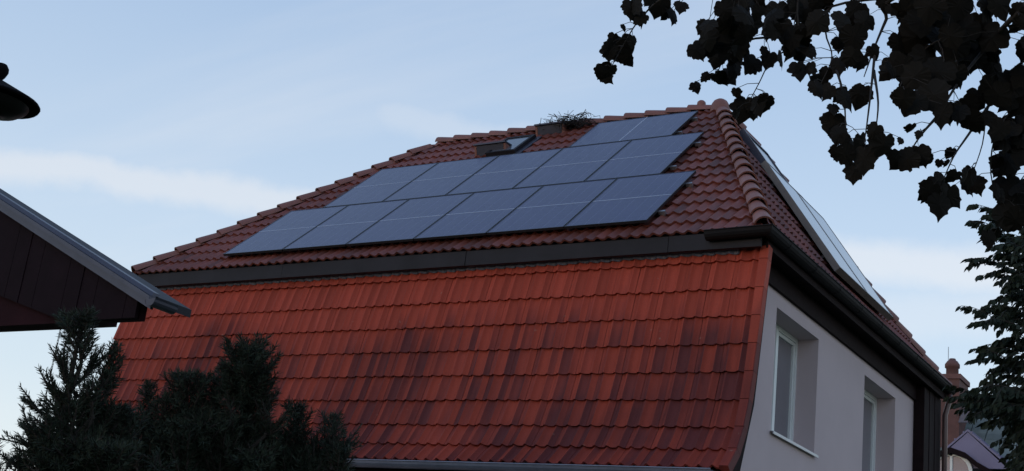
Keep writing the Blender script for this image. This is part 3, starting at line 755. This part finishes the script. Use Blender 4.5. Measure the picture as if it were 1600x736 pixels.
# ------------------------------------------------------------------ lamp at the left edge
LP = at(-6, 138, 5.0)
lamp = empty('lamp_post', 'black lamp with conical cap and knob cut by the left picture edge', 'lamp post', (LP.x, LP.y, 0))
ML = Matrix.Translation(LP)
b_ = MB(); b_.lathe([(.001, .036), (.02, .030), (.155, -.038), (.160, -.044), (.157, -.050), (.125, -.053), (.001, -.053)], ML, 32); rel(b_.build('cap', M_BLACK, None, False), lamp)
b_ = MB(); b_.lathe([(.001, .096), (.018, .092), (.027, .078), (.028, .064), (.021, .046), (.014, .036), (.013, .024)], ML, 20); rel(b_.build('knob', M_BLACK, None, True), lamp)
b_ = MB(); b_.lathe([(.124, -.0535), (.118, -.066), (.095, -.084), (.06, -.096), (.02, -.101), (.02, -.13), (.001, -.13)], ML, 28); rel(b_.build('bowl', M_GLASSY, None, True), lamp)
b_ = MB(); b_.tube([(LP.x, LP.y, 0), (LP.x, LP.y, 1.0), (LP.x, LP.y, LP.z-.12)], [.045, .03, .02], 12); rel(b_.build('pole', M_BLACK, None, True), lamp)

# ------------------------------------------------------------------ conifers bottom left
def needle(mb, base, d, ln, wd, rnd):
    s = d.orthogonal().normalized(); s = Matrix.Rotation(rnd.uniform(0, 6.28), 3, d) @ s
    m_ = base + d*ln*.55
    mb.mesh((base - s*wd*.4, m_ - s*wd, base + d*ln, m_ + s*wd, base + s*wd*.4), ((0, 1, 2, 3, 4),))
def shoot(fol, wood, A, B, rnd, rad=.046, dens=560, curve=.0):
    """needle-clad shoot from A to B"""
    d = (B-A); ln = d.length; d.normalize()
    wood.tube([A, (A+B)/2, B], [.006, .0045, .002], 4, False)
    n = max(6, int(ln*dens))
    for k in range(n):
        t = (k + rnd.random())/n
        a = rnd.uniform(0, 2*pi); s = d.orthogonal().normalized(); s = Matrix.Rotation(a, 3, d) @ s
        fwd = .35 + .9*t
        nd_ = (s*(1.0) + d*fwd + Vector((0, 0, .15))).normalized()
        needle(fol, A + d*ln*t, nd_, rad*rnd.uniform(.7, 1.15)*(1-.25*t), .0021, rnd)
def brush(fol, wood, A, B, r, rnd, n=None, dens=430, rad=.050):
    """upright clump of needle shoots round the axis A-B, rounded at the tip B"""
    ax = B-A; ln = ax.length; d = ax.normalized(); wood.tube([A, A.lerp(B, .5), B], [.010, .008, .003], 5, False)
    n = n or max(10, int(ln*r*1900))
    for k in range(n):
        t = (k+rnd.random()*.8)/n; P = A + ax*t*.96
        az = k*2.4 + rnd.uniform(-.4, .4); s = d.orthogonal().normalized(); s = Matrix.Rotation(az, 3, d) @ s
        env = r*min(1, .55+1.2*t)*sqrt(max(.06, 1-t**3.5))*rnd.uniform(.55, 1.12)
        rise = min(env*rnd.uniform(.7, 1.5), ln*(1.03-t)+.02)
        E_ = P + s*env + d*rise
        m_ = P.lerp(E_, .5) + s*env*.10
        shoot(fol, wood, P.lerp(m_, .3), m_, rnd, rad=rad, dens=dens*.6); shoot(fol, wood, m_, E_, rnd, rad=rad, dens=dens)
    shoot(fol, wood, B - d*min(.12, ln*.5), B, rnd, rad=rad, dens=dens)
def conifer(lab, foot, stem_top, brushes, sprays, rnd, low_r):
    root = empty('conifer', lab, 'conifer', foot, 'young conifers in front of the house'); wood = MB(); fol = MB(); foot = Vector(foot)
    wood.tube([foot, foot.lerp(stem_top, .5) + Vector((.02, .01, 0)), stem_top], [.055, .035, .008], 8)
    for (A, B, r) in brushes:
        hub = Vector((foot.x*.5+stem_top.x*.5, foot.y*.5+stem_top.y*.5, max(.4, A.z - .9*hypot(A.x-stem_top.x, A.y-stem_top.y) - .1)))
        if (A-stem_top).length > .05: wood.tube([hub, hub.lerp(A, .6) - Vector((0, 0, .02)), A], [.016, .012, .009], 5, False)
        brush(fol, wood, A, B, r, rnd)
    for (A, B) in sprays:                      # open side branches
        n = 9; mid = A.lerp(B, .55) - Vector((0, 0, .03)); wood.tube([A, mid, B], [.009, .006, .003], 5, False)
        shoot(fol, wood, mid, B, rnd, rad=.036, dens=420); shoot(fol, wood, A, mid, rnd, rad=.03, dens=220)
        for k in range(n):
            u = .15+.8*k/n; P = A.lerp(mid, u*2) if u < .5 else mid.lerp(B, u*2-1)
            dd = ((B-A).normalized()*.7 + Vector((rnd.gauss(0, .35), rnd.gauss(0, .35), rnd.uniform(.1, .8)))).normalized()
            shoot(fol, wood, P, P + dd*rnd.uniform(.07, .15), rnd, rad=.034, dens=420)
    # lower crown down to the ground
    z1 = min(A.z for A, B, r in brushes); z = .25; k = 0
    while z < z1 - .05:
        for q in range(4):
            az = k*1.9 + q*1.57; rr = low_r*rnd.uniform(.45, 1.0); A = Vector((foot.x + rr*.35*cos(az), foot.y + rr*.35*sin(az), z)); B = Vector((foot.x + rr*cos(az), foot.y + rr*sin(az), z + rnd.uniform(.2, .34)))
            wood.tube([Vector((foot.x, foot.y, max(.1, z-.1))), A], [.012, .009], 5, False); brush(fol, wood, A, B, .10, rnd, n=14, dens=330)
        z += .17; k += 1
    rel(wood.build('trunk', M_BARK), root); rel(fol.build('crown', M_NEEDLE), root)
rc = random.Random(11)
def bz(d, lst): return [(at(a, b, d+rc.uniform(-.1, .1)), at(c, e, d+rc.uniform(-.1, .1)), 1.3*h*d/F_PX) for a, b, c, e, h in lst]
def sz(d, lst): return [(at(a, b, d), at(c, e, d+rc.uniform(-.15, .15))) for a, b, c, e in lst]
d1, d2, d3 = 6.3, 6.9, 7.05
f1 = at(112, 736, d1); conifer('tall dark conifer with a round tip in front of the timber canopy', (f1.x-.12, f1.y, 0), at(124, 520, d1),
    bz(d1, [(127, 568, 122, 495, 27), (165, 622, 181, 540, 15), (150, 640, 165, 580, 16), (110, 690, 118, 625, 34), (150, 700, 160, 640, 36), (75, 720, 72, 660, 26), (60, 745, 55, 695, 24), (120, 760, 122, 690, 44), (185, 720, 190, 640, 26), (30, 755, 28, 715, 16), (165, 760, 175, 700, 40), (90, 770, 95, 715, 34), (145, 655, 138, 600, 14)]),
    sz(d1, [(122, 620, 92, 560), (118, 640, 75, 605), (112, 655, 45, 632), (110, 680, 38, 668), (108, 700, 32, 690), (120, 600, 150, 560), (120, 600, 100, 575), (105, 735, 12, 722)]), rc, .42)
f2 = at(310, 736, d2); conifer('bushy dark conifer with several upright tips before the red mansard tiles', (f2.x-.10, f2.y, 0), at(350, 640, d2),
    bz(d2, [(385, 655, 390, 542, 36), (415, 680, 412, 585, 16), (362, 660, 352, 570, 18), (294, 675, 292, 588, 30), (333, 680, 334, 592, 15), (234, 700, 231, 598, 15), (262, 690, 258, 620, 16), (215, 735, 208, 650, 20), (250, 740, 252, 665, 30), (310, 740, 312, 655, 38), (360, 745, 362, 655, 38), (405, 745, 405, 670, 28), (285, 760, 282, 690, 40), (340, 765, 345, 690, 44), (195, 760, 192, 690, 26), (230, 770, 235, 700, 34), (390, 770, 395, 705, 36)]),
    sz(d2, [(400, 690, 440, 655), (400, 710, 448, 685), (380, 660, 425, 630)]), rc, .5)
f3 = at(485, 760, d3); conifer('low dark conifer with two stubby tips, right of the other conifers', (f3.x-.08, f3.y, 0), at(480, 730, d3),
    bz(d3, [(466, 728, 464, 634, 20), (518, 735, 521, 650, 18), (440, 745, 436, 678, 16), (490, 760, 492, 700, 30), (450, 770, 450, 705, 30), (525, 770, 528, 705, 24), (475, 790, 478, 720, 36)]),
    sz(d3, [(515, 720, 545, 690), (450, 720, 425, 690)]), rc, .4)

# ------------------------------------------------------------------ maple overhanging from the right
def leaf_outline():
    half = [(0, .02), (.08, -.06), (.20, -.10), (.31, -.05), (.38, .03), (.46, .08), (.47, .18), (.55, .27), (.56, .37), (.50, .42), (.44, .50), (.38, .53), (.40, .62), (.36, .72), (.27, .75), (.19, .82), (.09, .90), (0, 1.03)]
    return half + [(-x, y) for x, y in reversed(half[1:-1])]
def leaf_mesh(k):
    r_ = random.Random(k); o_ = leaf_outline(); v = [(0, .38, 0)]; cup = r_.uniform(.12, .4); dr = r_.uniform(.1, .4)
    asym = r_.uniform(-.10, .10)
    for x, y in o_:
        x *= r_.uniform(.92, 1.08); y *= r_.uniform(.95, 1.05)
        v.append((x + asym*y, y, -cup*x*x*1.6 - dr*(y-.3)**2 + r_.uniform(-.015, .015)))
    n = len(o_); f = [(0, 1+i, 1+(i+1) % n) for i in range(n)]
    me = bpy.data.meshes.new('maple_leaf'); me.from_pydata(v, [], f); me.materials.append(M_LEAF); me.update(); return me
LEAFS = [leaf_mesh(k) for k in range(10)]
spots = [(993,8,.9),(1001,25,.9),(1029,8,1),(1052,25,.9),(1065,10,.7),(975,43,.4),(957,60,.45),(952,80,.8),(976,72,.9),(978,92,.8),(989,65,.6),(948,113,.8),(938,112,.5),
(1132,16,1.1),(1165,22,1.1),(1105,38,.8),(1145,38,1.1),(1165,54,1.1),(1088,79,.9),(1110,71,1),(1121,90,1),(1151,79,1.1),(1175,100,1),(1148,111,.9),(1124,124,.9),(1102,120,.5),(1088,136,.5),(1150,145,.5),(1162,171,1),(1184,163,.9),(1197,163,.8),(1152,178,.7),(1194,80,.4),(1203,91,.4),(1203,41,1),(1216,22,1),(1222,46,1),(1222,92,.9),(1238,71,1),(1249,109,.8),(1246,16,1),(1241,54,1),(1181,2,.8),(1140,60,1),(1128,50,.9),(1185,20,.6),(1160,5,1),
(1259,15,1.1),(1238,60,1.1),(1250,80,1),(1251,108,.7),(1271,82,.4),(1271,110,.35),(1319,36,1.1),(1351,33,1.1),(1334,60,1.1),(1310,69,.7),(1310,102,.9),(1292,120,.8),(1277,138,.9),(1292,143,.7),(1322,155,.9),(1344,152,1),(1345,97,.7),(1302,169,.6),(1301,194,.9),(1310,210,.8),(1366,81,.7),(1330,90,.8),(1340,20,.9),(1275,35,.9),(1285,5,.9),
(1414,18,1.1),(1453,12,1.2),(1474,27,1.1),(1519,54,1.2),(1549,60,1.1),(1489,75,1.2),(1429,60,1.2),(1405,69,1),(1400,102,1.1),(1387,114,.9),(1429,120,1.2),(1465,114,1.3),(1489,120,1.2),(1411,155,1),(1429,161,1.1),(1459,150,1.2),(1471,179,1),(1498,176,.9),(1519,191,1),(1549,99,.9),(1549,140,1.1),(1525,155,1),(1579,135,1.1),(1585,170,.8),(1573,203,1.1),(1594,120,1),(1591,42,.9),(1543,12,1.1),(1591,18,.7),(1504,45,1.2),(1564,9,1.1),(1594,194,1),(1447,90,1.2),(1500,12,1.1),(1440,35,1.1),(1470,60,1.2),(1520,90,1.1),(1535,40,1),(1510,100,1),(1545,80,1),(1380,5,.5),(1395,15,.5),
(1322,243,1),(1343,227,1),(1350,250,1),(1369,216,.8),(1381,228,.9),(1394,243,.6),(1417,250,1),(1438,243,.8),(1308,239,.6),(1330,232,.9),(1423,201,.5),(1436,210,.4),(1407,220,.35),(1485,240,.55),(1467,256,.4),(1480,256,.35),(1449,300,1),(1468,290,1),(1482,308,1),(1468,322,.9),(1489,277,.7),(1516,277,.9),(1512,290,.9),(1556,254,.6),(1575,216,1.2),(1567,201,1.1),(1582,260,1.1),(1560,266,.6),(1571,296,1),(1590,300,1.1),(1571,338,1),(1585,345,1),(1545,374,.7),(1556,366,.6),(1558,298,.6),(1598,240,1.1),(1590,225,1),(1596,330,1),(1545,185,.7),(1562,150,1),(1600,160,1.1),(1600,80,1)]
mroot_p = at(2150, 240, 6.2); mroot = Vector((mroot_p.x, mroot_p.y, 0))
maple = empty('maple_tree', 'large lobed dark leaves and thin twigs hanging in from the upper right', 'tree', mroot)
tb = MB(); crotch = Vector((mroot.x, mroot.y, 3.0)); topl = at(1900, -260, 6.0)
tb.tube([mroot, mroot + Vector((.03, 0, 1.5)), crotch, topl, topl + Vector((.3, .4, 2.0))], [.20, .17, .15, .09, .03], 12); rel(tb.build('trunk', M_BARK, None, True), maple)
def depth_of(px, py): return 5.2 + .55*noise.noise(Vector((px*.004, py*.006, 2.3))) + (.25 if px > 1500 else 0)
branches_px = [[(1900,-260),(1700,-90),(1590,20),(1545,70),(1500,125),(1462,185),(1440,205)], [(1900,-260),(1640,-80),(1400,-5),(1385,30),(1368,70),(1350,120)], [(1640,-80),(1420,-60),(1260,-20),(1245,60),(1205,95),(1186,130),(1170,160)],
 [(1260,-20),(1120,-30),(1040,-5),(1000,30),(980,60),(955,105)], [(1700,-90),(1640,60),(1580,110),(1545,165),(1535,225),(1518,275)], [(1640,60),(1610,140),(1560,200),(1548,270),(1565,330)], [(1400,-5),(1300,10),(1290,50),(1300,90),(1280,135)],
 [(1368,70),(1362,130),(1355,190),(1350,225)], [(1365,110),(1372,160),(1368,205)], [(1545,165),(1510,215),(1490,245),(1470,290)], [(1640,60),(1625,230),(1590,300),(1550,370)], [(1245,60),(1180,60),(1140,80),(1120,115)], [(1462,185),(1440,210),(1420,240)], [(1300,90),(1318,150),(1322,230)], [(1545,70),(1480,60),(1430,90),(1400,150)]]
segs3 = []
for br in branches_px:
    pts = [at(x, y, depth_of(x, y)+.03) for x, y in br]; pts[0] = at(*br[0], 6.0) if br[0] == (1900, -260) else pts[0]
    thick0 = .016 if br[0] == (1900, -260) else .005
    sm = []
    for i in range(len(pts)-1):
        p0_, p1_, p2_, p3_ = pts[max(i-1, 0)], pts[i], pts[i+1], pts[min(i+2, len(pts)-1)]
        for q in range(4):
            t = q/4; sm.append(.5*((2*p1_) + (p2_-p0_)*t + (2*p0_-5*p1_+4*p2_-p3_)*t*t + (3*p1_-p0_-3*p2_+p3_)*t**3))
    sm.append(pts[-1])
    b_ = MB(); b_.tube(sm, [thick0*(1-i/len(sm))**1.3 + .0016 for i in range(len(sm))], 5, False); rel(b_.build('branch', M_BARK, None, True), maple)
    segs3 += [(p, ) for p in sm]
rl = random.Random(5); pet = MB(); count = 0
for (x, y, s) in spots:
    reps = 2 if s >= .8 else 1
    for k in range(reps):
        if count >= 296: break
        jx, jy = (0, 0) if k == 0 else (rl.gauss(0, 11), rl.gauss(0, 9))
        px, py = x+jx, y+jy
        D = depth_of(px, py) + rl.uniform(-.12, .12) + .05*k
        C_ = at(px, py, D); size = .040*s*rl.uniform(.85, 1.15)*2.35*D/5.2
        if k: size *= .82
        # blade hangs down, tip outward; its face turned at random about the vertical
        tipd = (-UP*1.0 + RI*rl.gauss(-.15, .55) + FW*rl.gauss(0, .35)).normalized()
        nrm = (-FW + RI*rl.gauss(0, .55) + UP*rl.gauss(.1, .45)).normalized(); xx = tipd.cross(nrm).normalized(); nn2 = xx.cross(tipd)
        base = C_ - tipd*size*.42
        M = frame_M(base, xx*size*rl.uniform(.8, 1.05), tipd*size, nn2*size)
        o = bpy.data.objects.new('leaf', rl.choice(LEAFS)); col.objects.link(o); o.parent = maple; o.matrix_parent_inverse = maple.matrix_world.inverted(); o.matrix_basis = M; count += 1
        # petiole to the nearest twig above
        best = min(segs3, key=lambda q: (q[0]-base).length + (.25 if (q[0]-base).dot(UP) < 0 else 0))[0]
        if (best-base).length < .32:
            mid = (best+base)/2 + UP*.008 + RI*rl.gauss(0, .004)
            pet.tube([best, mid, base + tipd*size*.03], [.0017, .0013, .0012], 4, False)
po_ = rel(pet.build('leaf_stalks', M_BARK), maple); po_['kind'] = 'stuff'

# ------------------------------------------------------------------ small-leaved tree at the right edge
D2 = 8.5
st0 = at(1700, 600, D2+.3); srt = Vector((st0.x, st0.y, 0))
stree = empty('small_leaved_tree', 'tree with small drooping leaves at the lower right picture edge', 'tree', srt)
wd_ = MB(); lf_ = MB(); rs_ = random.Random(21)
stem = [srt, srt + Vector((0, .05, 1.6)), at(1695, 640, D2+.3), at(1660, 420, D2+.25), at(1640, 250, D2+.2)]
wd_.tube(stem, [.10, .085, .06, .04, .02], 9)
def small_leaf(P, d, s, rnd):
    n_ = Vector((rnd.gauss(0, 1), rnd.gauss(0, 1), rnd.gauss(.8, .6))).normalized(); x_ = d.cross(n_)
    if x_.length < .05: x_ = d.orthogonal()
    x_.normalize(); n_ = x_.cross(d)
    w_ = s*.24
    lf_.mesh([P, P + d*s*.3 + x_*w_ - n_*s*.03, P + d*s*.62 + x_*w_*.85 - n_*s*.08, P + d*s - n_*s*.2, P + d*s*.62 - x_*w_*.85 - n_*s*.08, P + d*s*.3 - x_*w_ - n_*s*.03, P + d*s*.5 - n_*s*.02], ((0, 1, 6), (1, 2, 6), (2, 3, 6), (3, 4, 6), (4, 5, 6), (5, 0, 6)))
def spray(A, B, rnd, sag=.04, gap=.021, sub=True):
    n_ = max(6, int((B-A).length/gap)); pts = []
    for k in range(n_+1):
        t = k/n_; p = A.lerp(B, t) + UP*sag*4*t*(1-t); pts.append(p)
    wd_.tube(pts[::max(1, n_//5)] + [pts[-1]], .0022, 4, False)
    for k in range(2, n_+1):
        d0 = (pts[k]-pts[k-1]).normalized()
        for sgn in (-1, 1):
            if rnd.random() < .12: continue
            side = d0.cross(UP).normalized()*sgn
            d = (d0*.7 + side*rnd.uniform(.1, .8) - UP*rnd.uniform(.25, 1.0)).normalized()
            small_leaf(pts[k], d, rnd.uniform(.044, .064), rnd)
    if sub:
        for q in range(3):
            u = rnd.uniform(.15, .75); P = pts[int(u*n_)]
            spray(P, P + (B-A)*rnd.uniform(.25, .5) - UP*rnd.uniform(.0, .09) + UP*rnd.uniform(0, .06) + FW*rnd.gauss(0, .12), rnd, .02, gap, False)
tips = [(1518,347,1600,395),(1513,404,1610,440),(1532,431,1610,450),(1553,468,1625,480),(1529,489,1620,500),(1518,505,1615,520),(1559,533,1630,540),(1560,547,1635,560),(1517,563,1620,580),(1539,593,1620,600),(1525,606,1620,625),(1484,620,1600,650),(1500,640,1610,655),(1515,650,1620,660),(1545,665,1630,670),(1555,690,1640,690),(1570,715,1640,700),(1580,735,1650,720),(1560,610,1640,620),(1575,575,1640,580),(1580,510,1640,520),(1575,440,1640,450),(1570,400,1640,420),(1560,640,1640,650),(1520,630,1625,640),(1590,660,1650,660),(1585,620,1650,630),(1592,700,1650,700),(1590,370,1640,400),(1600,470,1660,480),(1605,600,1660,610),(1602,550,1660,560),(1550,385,1620,400),(1535,625,1620,645),(1595,345,1650,370),(1600,735,1660,725),(1575,690,1650,680),(1565,735,1640,745),(1595,420,1650,430)]
for (a, b, c, d) in tips:
    dd = D2 + rs_.uniform(-.5, .6)
    spray(at(c, d, dd+.1), at(a, b, dd - .1), rs_)
    for q in range(2):
        ja, jb = rs_.uniform(12, 45), rs_.uniform(-18, 18); dd = D2 + rs_.uniform(-.5, .8)
        spray(at(c+40, d+jb, dd), at(a+ja, b+jb, dd-.1), rs_)
    wd_.tube([at(1690, d+30, D2+.28), at(c, d, dd+.1)], [.012, .004], 5, False)
rel(wd_.build('trunk', M_BARK), stree); rel(lf_.build('crown', M_SLEAF), stree)

# ------------------------------------------------------------------ neighbouring house far behind on the right
FY = 26.0
def fp(px, py, y=FY): return on_plane(px, py, (0, y, 0), (0, 1, 0))
fc = fp(1520, 700)
far = empty('neighbour_house', 'distant house with slate roof, arched dormer window and red brown chimney', 'house', (fc.x, FY+4, 0))
# dormer with an eyebrow-curved roof edge and an arched window
dc = fp(1487, 736); dt = fp(1513, 673)
wallz = 6.6
fx0, fx1 = dc.x-4.5, dc.x+5.5
b_ = MB(); b_.box((fx0, FY+.6, 0), (fx1, FY+9, wallz)); rel(b_.build('wall', M_FARWALL), far)
# main roof: one slope facing the viewer built of tile courses, the far slope plain
rz0, rz1 = wallz-.1, wallz+5.2; ry0, ry1 = FY+.3, FY+5.0
apx_ = fp(1513, 655, FY+2.2)
b_ = MB(); b_.prism([(fx0-.3, ry0, rz0), (fx0-.3, ry1, rz1-0.65), (fx0-.3, ry1*2-ry0, rz0)], (fx1-fx0+.6, 0, 0)); roofo = rel(b_.build('roof', M_UNDER), far)
rl_ = hypot(ry1-ry0, rz1-0.65-rz0); es_ = Vector((0, ry1-ry0, rz1-0.65-rz0)).normalized(); nf = Vector((1, 0, 0)).cross(es_)
nrow = int(rl_/.33)
for k in range(nrow):
    b_ = MB(); Mx = frame_M(Vector((fx0-.35, ry0, rz0)) + es_*k*.33, Vector((1, 0, 0)), es_, nf)
    for q in range(int((fx1-fx0+.7)/.5)): b_.box((q*.5+.012, 0, .012), (q*.5+.488, .36, .05 + .006*rs_.random()), Mx)
    rel(b_.build('slate_course', M_FARTILE), roofo)
# dormer body
dx0, dx1 = fp(1455, 720).x, fp(1562, 725).x; dz0 = wallz-.5
ap_ = fp(1512, 674, FY-.2); er = fp(1580, 733, FY-.2); el_ = Vector((2*ap_.x-er.x, ap_.y, er.z))
for (A, B) in ((el_, ap_), (ap_, er)):
    b_ = MB(); b_.prism([A, B, B + Vector((0, 0, .07)), A + Vector((0, 0, .07))], (0, 4.2, 0)); ro_ = rel(b_.build('dormer_roof', M_FARZINC), far)
    for q in range(5):
        s_ = MB(); P = A.lerp(B, (q+.5)/5); s_.box((P.x-.02, P.y-.01, P.z+.05), (P.x+.02, P.y+4.2, P.z+.11)); rel(s_.build('standing_seam', M_FARZINC), ro_)
# zinc-covered gable face with eyebrow moulding
gf = MB(); gf.prism([el_ + Vector((.08, .02, .0)), er + Vector((-.08, .02, .0)), ap_ + Vector((0, .02, -.02))], (0, .12, 0)); rel(gf.build('dormer_gable', M_FARZINC), far)
gq = MB(); gq.box((el_.x+.7, ap_.y+.32, wallz-1), (er.x-.7, ap_.y+.6, er.z+.05)); rel(gq.build('dormer_wall', M_FARWALL), far)
wc = fp(1486, 736, FY-.30); wr = (fp(1519, 733, FY-.30) - wc).length
arch = MB(); seg = 16
def arc(c, r, k): return Vector((c.x + r*cos(pi*k/seg), c.y, c.z + r*.9*sin(pi*k/seg)))
for k in range(seg):
    arch.prism([arc(wc, wr, k), arc(wc, wr, k+1), arc(wc, wr-.10, k+1), arc(wc, wr-.10, k)], (0, .1, 0))
arch.box((wc.x-wr, wc.y, wc.z-.12), (wc.x+wr, wc.y+.1, wc.z-.005)); arch.box((wc.x-.035, wc.y, wc.z), (wc.x+.035, wc.y+.09, wc.z+wr*.85))
wo_ = rel(arch.build('arched_window', M_WHITE), far)
pb = MB(); pb.prism([arc(wc, wr-.09, k) + Vector((0, .05, 0)) for k in range(seg+1)], (0, .03, 0)); rel(pb.build('pane', mat('far_pane', (.19, .15, .20), .15), None), wo_)
br_ = MB()
curve = [(1440, 727), (1462, 706), (1486, 699), (1508, 707), (1527, 722), (1550, 735), (1580, 742)]
cps = [fp(x, y, FY-.42) for x, y in curve]
for A, B in zip(cps[:-1], cps[1:]): br_.prism([A, B, B + Vector((0, 0, -.16)), A + Vector((0, 0, -.16))], (0, .3, 0))
rel(br_.build('eyebrow_moulding', M_BROWN), far)
# chimney
c0, c1 = fp(1466, 585, FY+3.2), fp(1499, 584, FY+3.2); ctz = (c0.z+c1.z)/2; cw = c1.x-c0.x
ch_ = empty  # chimney belongs to the house
cb_ = MB(); cb_.box((c0.x, FY+3.2, rz0+.5), (c1.x, FY+4.4, ctz-.16)); cho = rel(cb_.build('chimney', M_BRICK), far)
cb_ = MB(); cb_.box((c0.x-.05, FY+3.15, ctz-.158), (c1.x+.05, FY+4.45, ctz)); rel(cb_.build('chimney_cap', M_BRICK), cho)
pc = fp(1488, 583, FY+3.6)
cb_ = MB(); cb_.lathe([(.20, -.1), (.20, .18), (.24, .2), (.24, .3), (.16, .42), (.12, .44), (.1, .5), (.001, .52)], Matrix.Translation((pc.x, FY+3.6, ctz+.1)), 14); rel(cb_.build('chimney_pot', M_BRICK, None, True), cho)
an = fp(1482, 542, FY+4.2); cb_ = MB(); cb_.tube([(an.x, FY+4.2, ctz-.2), (an.x, FY+4.2, an.z)], .013, 5); rel(cb_.build('antenna_rod', M_ALU), cho)
# pale flashing at the chimney foot
q0 = fp(1497, 660, FY+3.1); q1 = fp(1507, 635, FY+3.1)
cb_ = MB(); cb_.prism([q0, q0 + Vector((.35, 0, 0)), q1 + Vector((.2, 0, 0)), q1], (0, .05, 0)); rel(cb_.build('chimney_flashing', M_LEAD), cho)
